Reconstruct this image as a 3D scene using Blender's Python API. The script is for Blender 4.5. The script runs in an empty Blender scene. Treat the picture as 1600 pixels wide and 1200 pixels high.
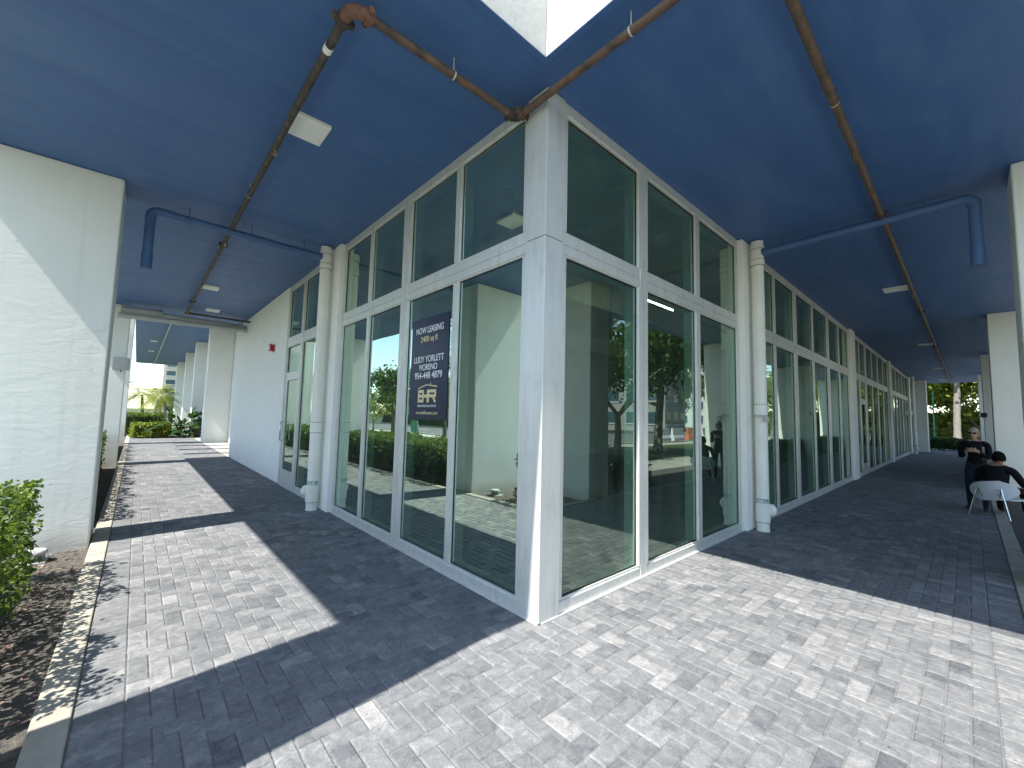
import bpy, bmesh, math, random
import numpy as np
from mathutils import Vector, Matrix

rnd = random.Random(7)
nrg = np.random.default_rng(11)
scn = bpy.context.scene
COL = scn.collection
R = math.radians

# ------------------------------------------------------------------ camera
H = 4.408                                    # soffit height
YAW, PITCH, ROLL = 0.8351658, 0.0770670, 0.0238310
CAM = Vector((-2.4152, -2.3006, 1.6))
F_PX = 645.42
fw = Vector((math.cos(PITCH)*math.cos(YAW), math.cos(PITCH)*math.sin(YAW), math.sin(PITCH)))
r0 = Vector((math.sin(YAW), -math.cos(YAW), 0)); u0 = r0.cross(fw)
cr = math.cos(ROLL)*r0 + math.sin(ROLL)*u0
cu = -math.sin(ROLL)*r0 + math.cos(ROLL)*u0
cam_data = bpy.data.cameras.new('camera')
cam_data.sensor_width = 36.0
cam_data.lens = F_PX/1600*36.0
cam_data.clip_start = 0.05
cam_data.clip_end = 2000
cam = bpy.data.objects.new('camera', cam_data)
COL.objects.link(cam)
cam.matrix_world = Matrix(((cr.x, cu.x, -fw.x, CAM.x), (cr.y, cu.y, -fw.y, CAM.y), (cr.z, cu.z, -fw.z, CAM.z), (0, 0, 0, 1)))
scn.camera = cam

# ------------------------------------------------------------------ sky, sun, exposure
SUN = Vector((3.03, 0.29, -4.41)).normalized()       # the way the light travels
elev = math.asin(-SUN.z)
az = math.atan2(-SUN.x, -SUN.y)                       # clockwise from +Y, towards the sun
world = bpy.data.worlds.new('World')
scn.world = world
world.use_nodes = True
wn = world.node_tree.nodes; wl = world.node_tree.links
sky = wn.new('ShaderNodeTexSky')
sky.sky_type = 'NISHITA'; sky.sun_disc = False
sky.sun_elevation = elev; sky.sun_rotation = az
sky.air_density = 1.0; sky.dust_density = 0.4; sky.ozone_density = 0.8
bg = wn['Background']; bg.inputs['Strength'].default_value = 0.13
wl.new(sky.outputs['Color'], bg.inputs['Color'])
sun_d = bpy.data.lights.new('sun', 'SUN')
sun_d.energy = 3.9; sun_d.angle = R(0.53); sun_d.color = (1.0, 0.965, 0.90)
sun = bpy.data.objects.new('sun', sun_d); COL.objects.link(sun)
sun.rotation_euler = SUN.to_track_quat('-Z', 'Y').to_euler()
sun.location = (-20, -4, 30)
vs = scn.view_settings
vs.view_transform = 'Standard'; vs.look = 'None'; vs.exposure = 1.5; vs.gamma = 1.0
vs.use_curve_mapping = False
scn.cycles.max_bounces = 10; scn.cycles.diffuse_bounces = 5; scn.cycles.glossy_bounces = 4
scn.cycles.transmission_bounces = 6; scn.cycles.transparent_max_bounces = 10
scn.cycles.use_denoising = True
scn.cycles.sample_clamp_indirect = 6.0

# ------------------------------------------------------------------ materials
MATS = {}
def mat(name, col, rough=0.6, metal=0.0, spec=0.5, emis=None, es=0.0):
    m = bpy.data.materials.new(name); m.use_nodes = True
    b = m.node_tree.nodes['Principled BSDF']
    b.inputs['Base Color'].default_value = (*col, 1); b.inputs['Roughness'].default_value = rough
    b.inputs['Metallic'].default_value = metal; b.inputs['Specular IOR Level'].default_value = spec
    if emis:
        b.inputs['Emission Color'].default_value = (*emis, 1); b.inputs['Emission Strength'].default_value = es
    MATS[name] = m
    return m
def N(m, t, **k):
    n = m.node_tree.nodes.new(t)
    for a, v in k.items(): setattr(n, a, v)
    return n
def lk(m, a, b): m.node_tree.links.new(a, b)
def pos(m): return N(m, 'ShaderNodeNewGeometry').outputs['Position']
def noise(m, scale, detail=4, rough=0.55, vec=None, dist=0.0):
    n = N(m, 'ShaderNodeTexNoise'); n.inputs['Scale'].default_value = scale
    n.inputs['Detail'].default_value = detail; n.inputs['Roughness'].default_value = rough; n.inputs['Distortion'].default_value = dist
    lk(m, vec if vec else pos(m), n.inputs['Vector'])
    return n.outputs['Fac']
def ramp(m, fac, stops):
    n = N(m, 'ShaderNodeValToRGB'); e = n.color_ramp.elements
    while len(e) < len(stops): e.new(0.5)
    for i, (p, c) in enumerate(stops):
        e[i].position = p; e[i].color = (*c, 1) if len(c) == 3 else c
    lk(m, fac, n.inputs['Fac'])
    return n.outputs['Color']
def bump(m, h, strength=0.3, dist=0.01):
    n = N(m, 'ShaderNodeBump'); n.inputs['Strength'].default_value = strength; n.inputs['Distance'].default_value = dist
    lk(m, h, n.inputs['Height']); lk(m, n.outputs['Normal'], m.node_tree.nodes['Principled BSDF'].inputs['Normal'])
def base(m, c): lk(m, c, m.node_tree.nodes['Principled BSDF'].inputs['Base Color'])
def mixc(m, fac, a, b, mode='MIX'):
    n = N(m, 'ShaderNodeMix', data_type='RGBA', blend_type=mode)
    for s, v in ((n.inputs[0], fac), (n.inputs[6], a), (n.inputs[7], b)):
        if isinstance(v, (int, float)): s.default_value = v
        elif isinstance(v, tuple): s.default_value = (*v, 1)
        else: lk(m, v, s)
    return n.outputs[2]
def mapped(m, sx, sy, sz, rz=0):
    n = N(m, 'ShaderNodeMapping'); n.inputs['Scale'].default_value = (sx, sy, sz); n.inputs['Rotation'].default_value = (0, 0, rz)
    lk(m, pos(m), n.inputs['Vector']); return n.outputs['Vector']
def mth(m, op, a, b=None):
    n = N(m, 'ShaderNodeMath', operation=op)
    for s, v in zip(n.inputs, (a, b)):
        if v is None: continue
        if isinstance(v, (int, float)): s.default_value = v
        else: lk(m, v, s)
    return n.outputs[0]

m = mat('stucco', (0.80, 0.80, 0.78), 0.85, spec=0.2)
n1 = noise(m, 0.9, 3); c = ramp(m, n1, [(0.3, (0.83, 0.83, 0.75)), (0.7, (0.88, 0.88, 0.80))])
sp = noise(m, 23, 2); c = mixc(m, ramp(m, sp, [(0.0, (0, 0, 0)), (0.76, (0, 0, 0)), (0.80, (1, 1, 1))]), c, (0.60, 0.60, 0.56))
sepz = N(m, 'ShaderNodeSeparateXYZ'); lk(m, pos(m), sepz.inputs[0])
dirt = mth(m, 'MULTIPLY', mth(m, 'SUBTRACT', 1.0, mth(m, 'MINIMUM', mth(m, 'MULTIPLY', mth(m, 'ABSOLUTE', sepz.outputs['Z']), 4.5), 1.0)), noise(m, 4.5, 4))
c = mixc(m, dirt, c, (0.42, 0.37, 0.30))
drp = ramp(m, noise(m, 1.0, 4, 0.6, mapped(m, 9, 9, 0.35)), [(0.58, (0, 0, 0)), (0.75, (0.22, 0.22, 0.22))])
c = mixc(m, drp, c, (0.55, 0.54, 0.48))
vo = N(m, 'ShaderNodeTexVoronoi', feature='DISTANCE_TO_EDGE'); vo.inputs['Scale'].default_value = 0.55
wv = N(m, 'ShaderNodeVectorMath', operation='ADD'); lk(m, pos(m), wv.inputs[0])
nzv = N(m, 'ShaderNodeTexNoise'); nzv.inputs['Scale'].default_value = 2.5; nzv.inputs['Detail'].default_value = 5; lk(m, pos(m), nzv.inputs['Vector']); lk(m, nzv.outputs['Color'], wv.inputs[1]); lk(m, wv.outputs[0], vo.inputs['Vector'])
crk = mth(m, 'MULTIPLY', ramp(m, vo.outputs['Distance'], [(0.0, (0.35, 0.35, 0.35)), (0.0045, (0, 0, 0))]), ramp(m, noise(m, 1.1, 2), [(0.52, (0, 0, 0)), (0.6, (1, 1, 1))]))
c = mixc(m, crk, c, (0.40, 0.39, 0.35)); base(m, c)
trow = noise(m, 1.0, 5, 0.6, mapped(m, 3.2, 3.2, 8.0), 1.2)
fine = noise(m, 55, 3)
bump(m, mth(m, 'ADD', trow, mth(m, 'MULTIPLY', fine, 0.16)), 0.2, 0.014)

m = mat('stucco_smooth', (0.80, 0.80, 0.77), 0.8, spec=0.2)
base(m, ramp(m, noise(m, 1.3, 4), [(0.3, (0.84, 0.835, 0.76)), (0.7, (0.885, 0.88, 0.81))]))
bump(m, noise(m, 60, 3), 0.15, 0.004)

m = mat('blue_soffit', (0.08, 0.17, 0.38), 0.5, spec=0.4)
v = mapped(m, 0.5, 3.0, 1, 0.12); n1 = noise(m, 1.0, 6, 0.65, v, 0.9)
n2 = noise(m, 0.35, 3); n4 = noise(m, 2.2, 5, 0.7, None, 1.4)
tt = mth(m, 'ADD', mth(m, 'MULTIPLY', n1, 0.5), mth(m, 'ADD', mth(m, 'MULTIPLY', n2, 0.32), mth(m, 'MULTIPLY', n4, 0.18)))
c = ramp(m, tt, [(0.32, (0.042, 0.105, 0.275)), (0.5, (0.058, 0.134, 0.325)), (0.68, (0.092, 0.175, 0.365))])
base(m, c); bump(m, mth(m, 'ADD', n1, mth(m, 'MULTIPLY', noise(m, 90, 2), 0.25)), 0.16, 0.012)
b = m.node_tree.nodes['Principled BSDF']
lk(m, mth(m, 'ADD', mth(m, 'MULTIPLY', n4, 0.35), 0.3), b.inputs['Roughness'])

m = mat('aluminium', (0.72, 0.73, 0.71), 0.42, metal=0.35)
n1 = noise(m, 1.0, 4, 0.6, mapped(m, 14, 14, 0.8))
c = ramp(m, n1, [(0.3, (0.66, 0.665, 0.61)), (0.7, (0.74, 0.745, 0.69))])
sm = ramp(m, noise(m, 3.0, 6, 0.7, mapped(m, 3, 3, 1.0), 0.6), [(0.50, (0, 0, 0)), (0.72, (0.30, 0.30, 0.30))])
base(m, mixc(m, sm, c, (0.34, 0.33, 0.30)))
b = m.node_tree.nodes['Principled BSDF']
lk(m, mth(m, 'ADD', mth(m, 'MULTIPLY', noise(m, 6, 4), 0.2), 0.32), b.inputs['Roughness'])

mat('gasket', (0.012, 0.013, 0.014), 0.6)
mat('joint_dark', (0.10, 0.10, 0.10), 0.8)

def glass(name, tint, refl, r0_, r1_):
    m = bpy.data.materials.new(name); m.use_nodes = True; nt = m.node_tree
    for n in list(nt.nodes): nt.nodes.remove(n)
    out = nt.nodes.new('ShaderNodeOutputMaterial'); mx = nt.nodes.new('ShaderNodeMixShader'); md = nt.nodes.new('ShaderNodeMixShader')
    tr = nt.nodes.new('ShaderNodeBsdfTransparent'); gl = nt.nodes.new('ShaderNodeBsdfGlossy'); df = nt.nodes.new('ShaderNodeBsdfDiffuse')
    df.inputs['Color'].default_value = (0.55, 0.55, 0.50, 1)
    tr.inputs['Color'].default_value = (*tint, 1); gl.inputs['Color'].default_value = (*refl, 1); gl.inputs['Roughness'].default_value = 0.0
    fr = nt.nodes.new('ShaderNodeFresnel'); fr.inputs['IOR'].default_value = 1.52
    mr = nt.nodes.new('ShaderNodeMapRange'); mr.inputs['From Min'].default_value = 0.04; mr.inputs['From Max'].default_value = 0.6
    mr.inputs['To Min'].default_value = r0_; mr.inputs['To Max'].default_value = r1_
    nz = nt.nodes.new('ShaderNodeTexNoise'); nz.inputs['Scale'].default_value = 0.9; nz.inputs['Detail'].default_value = 1.0
    ge = nt.nodes.new('ShaderNodeNewGeometry'); bp = nt.nodes.new('ShaderNodeBump'); bp.inputs['Strength'].default_value = 0.08; bp.inputs['Distance'].default_value = 0.02
    nt.links.new(ge.outputs['Position'], nz.inputs['Vector']); nt.links.new(nz.outputs['Fac'], bp.inputs['Height'])
    nt.links.new(bp.outputs['Normal'], gl.inputs['Normal'])
    mp = nt.nodes.new('ShaderNodeMapping'); mp.inputs['Scale'].default_value = (7, 7, 1.2); nt.links.new(ge.outputs['Position'], mp.inputs['Vector'])
    nd = nt.nodes.new('ShaderNodeTexNoise'); nd.inputs['Scale'].default_value = 1.0; nd.inputs['Detail'].default_value = 6.0; nd.inputs['Roughness'].default_value = 0.7
    nt.links.new(mp.outputs[0], nd.inputs['Vector'])
    dr = nt.nodes.new('ShaderNodeMapRange'); dr.inputs['From Min'].default_value = 0.42; dr.inputs['From Max'].default_value = 0.8
    dr.inputs['To Min'].default_value = 0.006; dr.inputs['To Max'].default_value = 0.06
    nt.links.new(nd.outputs['Fac'], dr.inputs['Value'])
    nt.links.new(fr.outputs[0], mr.inputs['Value']); nt.links.new(mr.outputs[0], mx.inputs[0])
    nt.links.new(tr.outputs[0], mx.inputs[1]); nt.links.new(gl.outputs[0], mx.inputs[2])
    nt.links.new(dr.outputs[0], md.inputs[0]); nt.links.new(mx.outputs[0], md.inputs[1]); nt.links.new(df.outputs[0], md.inputs[2]); nt.links.new(md.outputs[0], out.inputs[0])
    MATS[name] = m
glass('glass', (0.47, 0.69, 0.57), (0.70, 0.86, 0.76), 0.26, 0.66)

m = mat('paver', (0.35, 0.36, 0.37), 0.78, spec=0.25)
at = N(m, 'ShaderNodeAttribute', attribute_name='tone')
n1 = noise(m, 13, 6, 0.66, None, 0.8); n2 = noise(m, 75, 4, 0.75); n3 = noise(m, 0.8, 3)
t = mth(m, 'ADD', mth(m, 'MULTIPLY', at.outputs['Fac'], 0.36), mth(m, 'MULTIPLY', n1, 0.66))
t = mth(m, 'ADD', t, mth(m, 'MULTIPLY', mth(m, 'SUBTRACT', n2, 0.5), 0.42))
t = mth(m, 'ADD', t, mth(m, 'MULTIPLY', mth(m, 'SUBTRACT', n3, 0.5), 0.25))
c = ramp(m, t, [(0.26, (0.076, 0.079, 0.086)), (0.42, (0.128, 0.132, 0.138)), (0.58, (0.182, 0.184, 0.186)), (0.78, (0.31, 0.306, 0.294))])
st_ = ramp(m, noise(m, 2.3, 5, 0.65, None, 0.7), [(0.60, (0, 0, 0)), (0.74, (0.30, 0.30, 0.30))])
c = mixc(m, st_, c, (0.10, 0.098, 0.095))
gum = ramp(m, noise(m, 17, 1, 0.4), [(0.775, (0, 0, 0)), (0.79, (0.55, 0.55, 0.55))])
c = mixc(m, gum, c, (0.07, 0.068, 0.065))
eff = ramp(m, noise(m, 5.5, 6, 0.72, None, 1.2), [(0.60, (0, 0, 0)), (0.78, (0.5, 0.5, 0.5))])
c = mixc(m, eff, c, (0.40, 0.395, 0.38))
base(m, c); bump(m, mth(m, 'ADD', n2, mth(m, 'MULTIPLY', n1, 0.5)), 0.3, 0.003)

def plainmat(name, c1, c2, scale, rough=0.85, bs=0.3, bd=0.006, detail=5):
    m = mat(name, c1, rough, spec=0.25); f = noise(m, scale, detail, 0.62)
    base(m, ramp(m, f, [(0.3, c1), (0.7, c2)])); bump(m, noise(m, scale*6, 4, 0.65), bs, bd); return m
plainmat('upper_stucco', (0.50, 0.50, 0.47), (0.60, 0.60, 0.565), 2.0, 0.85, 0.4, 0.01)
plainmat('joint_sand', (0.13, 0.128, 0.122), (0.24, 0.235, 0.225), 11)
plainmat('kerb_concrete', (0.28, 0.26, 0.215), (0.40, 0.375, 0.32), 5, bs=0.25)
plainmat('mortar', (0.55, 0.54, 0.50), (0.70, 0.69, 0.64), 9)
plainmat('mulch', (0.075, 0.068, 0.06), (0.22, 0.20, 0.175), 22, 0.95, 0.9, 0.03)
plainmat('lawn', (0.045, 0.065, 0.025), (0.10, 0.12, 0.05), 1.6, 0.95, 0.8, 0.03)
plainmat('asphalt', (0.11, 0.11, 0.108), (0.16, 0.16, 0.155), 3)
plainmat('sidewalk', (0.34, 0.32, 0.28), (0.46, 0.44, 0.39), 1.5)
plainmat('pvc', (0.79, 0.78, 0.69), (0.86, 0.85, 0.76), 3, 0.45, 0.05, 0.001)
plainmat('blue_pvc', (0.068, 0.135, 0.29), (0.095, 0.17, 0.33), 4, 0.42, 0.05, 0.001)
m = plainmat('rusty_pipe', (0.055, 0.047, 0.042), (0.19, 0.115, 0.075), 9, 0.5, 0.3, 0.003)
plainmat('black_pipe', (0.03, 0.029, 0.027), (0.12, 0.10, 0.08), 9, 0.6, 0.3, 0.003)
plainmat('coupling_orange', (0.09, 0.065, 0.052), (0.28, 0.125, 0.075), 16, 0.55, 0.2, 0.002)
plainmat('galvanised', (0.42, 0.42, 0.41), (0.58, 0.58, 0.56), 12, 0.45, 0.1, 0.001)
plainmat('grey_pipe', (0.40, 0.42, 0.40), (0.52, 0.54, 0.52), 3, 0.6, 0.1, 0.001)
mat('brass', (0.55, 0.40, 0.16), 0.3, 0.9)
mat('alarm_red', (0.42, 0.018, 0.02), 0.35)
mat('lamp_white', (0.84, 0.83, 0.74), 0.4)
mat('label_white', (0.82, 0.84, 0.80), 0.5)
mat('label_green', (0.01, 0.16, 0.10), 0.5)
m = mat('poster_navy', (0.014, 0.022, 0.075), 0.35)
f = noise(m, 1.0, 4, 0.6, mapped(m, 10, 26, 5))
sepz = N(m, 'ShaderNodeSeparateXYZ'); lk(m, pos(m), sepz.inputs[0])
band = ramp(m, sepz.outputs['Z'], [(0.0, (1, 1, 1)), (1.0, (1, 1, 1))])
mr = N(m, 'ShaderNodeMapRange'); lk(m, sepz.outputs['Z'], mr.inputs[0]); mr.inputs[1].default_value = 2.12; mr.inputs[2].default_value = 1.95
base(m, mixc(m, mth(m, 'MULTIPLY', mr.outputs[0], ramp(m, f, [(0.45, (0, 0, 0)), (0.65, (0.6, 0.6, 0.6))])), (0.007, 0.011, 0.042), (0.03, 0.045, 0.08)))
mat('poster_white', (0.85, 0.85, 0.83), 0.4)
mat('poster_gold', (0.72, 0.62, 0.34), 0.4)
mat('tube_light', (1, 1, 1), 0.5, emis=(1.0, 0.98, 0.92), es=9.0)
plainmat('interior_floor', (0.24, 0.25, 0.24), (0.34, 0.35, 0.34), 1.5)
plainmat('interior_wall', (0.32, 0.34, 0.32), (0.42, 0.44, 0.42), 1.2)
plainmat('interior_ceiling', (0.52, 0.50, 0.38), (0.64, 0.62, 0.48), 2.0)
mat('interior_chalk', (0.75, 0.75, 0.72), 0.8)
mat('skin', (0.42, 0.25, 0.17), 0.5)
mat('skin_brown', (0.30, 0.165, 0.105), 0.5)
plainmat('black_cloth', (0.004, 0.004, 0.005), (0.009, 0.009, 0.011), 20, 0.9, 0.3, 0.004)
plainmat('dark_jeans', (0.012, 0.018, 0.034), (0.03, 0.04, 0.065), 14, 0.9, 0.3, 0.004)
mat('hair_black', (0.006, 0.0055, 0.005), 0.85, spec=0.1)
mat('hair_fair', (0.36, 0.29, 0.19), 0.6)
mat('shoe_dark', (0.02, 0.02, 0.022), 0.6)
mat('sole_white', (0.6, 0.6, 0.58), 0.6)
mat('glasses_black', (0.005, 0.005, 0.006), 0.15)
mat('chair_shell', (0.72, 0.74, 0.76), 0.35)
mat('chrome', (0.72, 0.72, 0.72), 0.18, 1.0)
mat('barrier_orange', (0.75, 0.12, 0.03), 0.45)
mat('barrier_white', (0.8, 0.8, 0.8), 0.4)
mat('crate_blue', (0.05, 0.22, 0.50), 0.5)
mat('post_green', (0.03, 0.25, 0.15), 0.5)
mat('road_paint', (0.75, 0.74, 0.70), 0.7)
plainmat('tower_beige', (0.60, 0.52, 0.40), (0.68, 0.60, 0.47), 0.3)
plainmat('facade_white', (0.70, 0.70, 0.68), (0.78, 0.78, 0.76), 0.3)
plainmat('facade_grey', (0.30, 0.29, 0.28), (0.38, 0.37, 0.36), 0.3)
plainmat('facade_green', (0.24, 0.40, 0.36), (0.30, 0.48, 0.43), 0.3)
mat('far_glass', (0.05, 0.09, 0.11), 0.08, spec=0.8)
plainmat('bark', (0.16, 0.13, 0.10), (0.28, 0.24, 0.19), 9, 0.95, 0.8, 0.02)
plainmat('palm_bark', (0.15, 0.135, 0.115), (0.27, 0.245, 0.215), 7, 0.95, 0.6, 0.02)
plainmat('uplight_grey', (0.22, 0.23, 0.23), (0.32, 0.33, 0.33), 12, 0.5)

def leafmat(name, a, b_, c_):
    m = mat(name, b_, 0.45, spec=0.35)
    g = N(m, 'ShaderNodeNewGeometry')
    col = ramp(m, g.outputs['Random Per Island'], [(0.0, a), (0.5, b_), (1.0, c_)])
    base(m, col)
    nt = m.node_tree; p = nt.nodes['Principled BSDF']; o = nt.nodes['Material Output']
    tl = nt.nodes.new('ShaderNodeBsdfTranslucent'); mx = nt.nodes.new('ShaderNodeMixShader'); mx.inputs[0].default_value = 0.32
    nt.links.new(mixc(m, 1.0, col, (1.5, 1.6, 0.7), 'MULTIPLY'), tl.inputs['Color'])
    nt.links.new(p.outputs[0], mx.inputs[1]); nt.links.new(tl.outputs[0], mx.inputs[2]); nt.links.new(mx.outputs[0], o.inputs[0])
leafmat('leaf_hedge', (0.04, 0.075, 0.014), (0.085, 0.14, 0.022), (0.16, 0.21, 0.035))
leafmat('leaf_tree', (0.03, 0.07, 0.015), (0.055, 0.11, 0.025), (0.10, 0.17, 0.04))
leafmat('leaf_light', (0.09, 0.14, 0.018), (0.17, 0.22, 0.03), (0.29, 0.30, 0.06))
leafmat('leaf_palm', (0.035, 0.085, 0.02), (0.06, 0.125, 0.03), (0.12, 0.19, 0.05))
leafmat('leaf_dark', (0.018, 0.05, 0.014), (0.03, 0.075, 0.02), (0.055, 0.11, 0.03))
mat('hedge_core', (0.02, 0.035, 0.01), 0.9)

# ------------------------------------------------------------------ mesh helpers
class MB:
    def __init__(s): s.v = []; s.f = []; s.mi = []; s.sm = []
    def add(s, vs_, fs, mi=0, smooth=False):
        o = len(s.v); s.v += [tuple(p) for p in vs_]
        for f in fs: s.f.append([i+o for i in f]); s.mi.append(mi); s.sm.append(smooth)
        return s
    def box(s, x0, x1, y0, y1, z0, z1, mi=0):
        x0, x1 = min(x0, x1), max(x0, x1); y0, y1 = min(y0, y1), max(y0, y1); z0, z1 = min(z0, z1), max(z0, z1)
        v = [(x0, y0, z0), (x1, y0, z0), (x1, y1, z0), (x0, y1, z0), (x0, y0, z1), (x1, y0, z1), (x1, y1, z1), (x0, y1, z1)]
        return s.add(v, [(0, 3, 2, 1), (4, 5, 6, 7), (0, 1, 5, 4), (1, 2, 6, 5), (2, 3, 7, 6), (3, 0, 4, 7)], mi)
    def bbox(s, x0, x1, y0, y1, z0, z1, b=0.01, seg=2, mi=0):
        bm = bmesh.new(); bmesh.ops.create_cube(bm, size=1.0)
        for v in bm.verts:
            v.co = ((x0+x1)/2+v.co.x*abs(x1-x0), (y0+y1)/2+v.co.y*abs(y1-y0), (z0+z1)/2+v.co.z*abs(z1-z0))
        bmesh.ops.bevel(bm, geom=list(bm.edges), offset=b, segments=seg, affect='EDGES', profile=0.5)
        bm.verts.index_update()
        s.add([v.co[:] for v in bm.verts], [[v.index for v in f.verts] for f in bm.faces], mi); bm.free(); return s
    def tube(s, pts, r, n=12, cap=True, mi=0):
        pts = [Vector(p) for p in pts]; rs = r if isinstance(r, (list, tuple)) else [r]*len(pts)
        prev = None; rings = []
        for i, p in enumerate(pts):
            d = (pts[min(i+1, len(pts)-1)]-pts[max(i-1, 0)]).normalized()
            if prev is None:
                a = Vector((0, 0, 1)) if abs(d.z) < 0.9 else Vector((1, 0, 0)); e = d.cross(a).normalized()
            else:
                e = (prev-d*prev.dot(d)).normalized()
            prev = e; g = d.cross(e)
            rings.append([p+rs[i]*(math.cos(2*math.pi*k/n)*e+math.sin(2*math.pi*k/n)*g) for k in range(n)])
        v = [q for rg in rings for q in rg]
        f = [(i*n+k, i*n+(k+1) % n, (i+1)*n+(k+1) % n, (i+1)*n+k) for i in range(len(pts)-1) for k in range(n)]
        s.add(v, f, mi, True)
        if cap:
            s.add(rings[0], [list(range(n))[::-1]], mi); s.add(rings[-1], [list(range(n))], mi)
        return s
    def sphere(s, c, rx, ry, rz, nu=16, nv=10, mi=0):
        v = [(c[0], c[1], c[2]-rz)]
        for j in range(1, nv):
            t = math.pi*j/nv-math.pi/2
            for i in range(nu):
                a = 2*math.pi*i/nu; v.append((c[0]+rx*math.cos(t)*math.cos(a), c[1]+ry*math.cos(t)*math.sin(a), c[2]+rz*math.sin(t)))
        v.append((c[0], c[1], c[2]+rz)); f = []
        for i in range(nu):
            f.append((0, 1+(i+1) % nu, 1+i)); f.append((len(v)-1, len(v)-1-nu+i, len(v)-1-nu+(i+1) % nu))
        for j in range(nv-2):
            for i in range(nu):
                a = 1+j*nu; f.append((a+i, a+(i+1) % nu, a+nu+(i+1) % nu, a+nu+i))
        return s.add(v, f, mi, True)
    def mesh(s, name, mats, fix=True):
        me = bpy.data.meshes.new(name); me.from_pydata(s.v, [], s.f)
        for mm in (mats if isinstance(mats, (list, tuple)) else [mats]): me.materials.append(MATS[mm])
        me.polygons.foreach_set('material_index', s.mi); me.polygons.foreach_set('use_smooth', s.sm)
        if fix:
            bm = bmesh.new(); bm.from_mesh(me); bmesh.ops.recalc_face_normals(bm, faces=bm.faces); bm.to_mesh(me); bm.free()
        me.update(); return me
    def obj(s, name, mats, parent=None, fix=True, **p):
        return link(name, s.mesh(name, mats, fix), parent, **p)
def link(name, me, parent=None, **p):
    o = bpy.data.objects.new(name, me); COL.objects.link(o)
    if parent is not None:
        o.parent = parent; o.matrix_parent_inverse = parent.matrix_basis.inverted()
    for k, v in p.items(): o[k] = v
    return o
def empty(name, loc, **p):
    o = bpy.data.objects.new(name, None); o.location = loc; o.empty_display_size = 0.2; COL.objects.link(o)
    for k, v in p.items(): o[k] = v
    return o
def copy_tree(o, parent=None):
    c = o.copy(); COL.objects.link(c)
    if parent is not None: c.parent = parent
    for ch in o.children: copy_tree(ch, c)
    return c
def T(label, cat, group=None):
    d = dict(label=label, category=cat)
    if group: d['group'] = group
    return d
ST = dict(kind='structure')

# ------------------------------------------------------------------ ground, road, beds
def sheet(name, rects, z, m_, **p):
    mb = MB()
    for x0, x1, y0, y1 in rects: mb.add([(x0, y0, z), (x1, y0, z), (x1, y1, z), (x0, y1, z)], [(0, 1, 2, 3)])
    return mb.obj(name, m_, None, False, **(p or ST))
sheet('ground', [(-700, 700, -700, 700)], -0.065, 'lawn')
sheet('planting_bed', [(-4.5, -2.701, -2.0, 60)], -0.045, 'mulch')
sheet('planting_bed', [(-2.0, 60, -4.5, -2.701)], -0.0455, 'mulch')
sheet('sidewalk', [(-6.3, -4.5, -6.3, 70)], -0.035, 'sidewalk')
sheet('sidewalk', [(-4.499, 70, -6.3, -4.5)], -0.0355, 'sidewalk')
sheet('sidewalk', [(-4.499, -2.7, -4.499, -2.0), (-2.7, -2.0, -4.499, -2.7)], -0.034, 'sidewalk')
sheet('sidewalk', [(-15.2, -13.4, -200, 200)], -0.04, 'sidewalk')
sheet('sidewalk', [(-13.39, 42.9, -12.3, -10.9)], -0.0405, 'sidewalk')
sheet('sidewalk', [(-13.39, 42.9, -27.0, -25.2)], -0.0403, 'sidewalk')
sheet('road', [(-26, -15.4, -300, 300)], -0.058, 'asphalt')
sheet('road', [(-15.39, 45.9, -25.0, -12.5)], -0.0585, 'asphalt')
sheet('road', [(46, 56, -300, 300)], -0.057, 'asphalt')
mb = MB(); mb.box(-15.4, -15.2, -200, -25.2, -0.06, 0.05); mb.box(-15.4, -15.2, -12.3, 200, -0.06, 0.05)
mb.box(-15.2, 43, -12.5, -12.3, -0.06, 0.05); mb.box(-15.2, 43, -25.2, -25.0, -0.06, 0.05); mb.box(-26.2, -26, -200, 200, -0.06, 0.06); mb.box(45.8, 46, -12.3, 200, -0.06, 0.06)
mb.obj('kerb', 'sidewalk', None, **ST)
mb = MB()
for k in range(-14, 20): mb.add([(-20.75, k*9, -.053), (-20.6, k*9, -.053), (-20.6, k*9+3, -.053), (-20.75, k*9+3, -.053)], [(0, 1, 2, 3)])
for k in range(-1, 5): mb.add([(k*9, -18.8, -.053), (k*9+3, -18.8, -.053), (k*9+3, -18.65, -.053), (k*9, -18.65, -.053)], [(0, 1, 2, 3)])
mb.obj('road_marking', 'road_paint', None, False, **ST)

# kerb strips beside the walkway
mb = MB()
for a in range(0, 17): mb.bbox(-2.70, -2.552, -2.55+a*2.9, -2.55+a*2.9+2.89, -0.12, 0.012, 0.008, 2)
mb.obj('kerb', 'kerb_concrete', None, **ST)
mb = MB()
for a in range(0, 15): mb.bbox(-2.55+a*2.9, -2.55+a*2.9+2.89, -2.70, -2.552, -0.12, 0.0125, 0.008, 2)
mb.obj('kerb', 'kerb_concrete', None, **ST)

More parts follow.
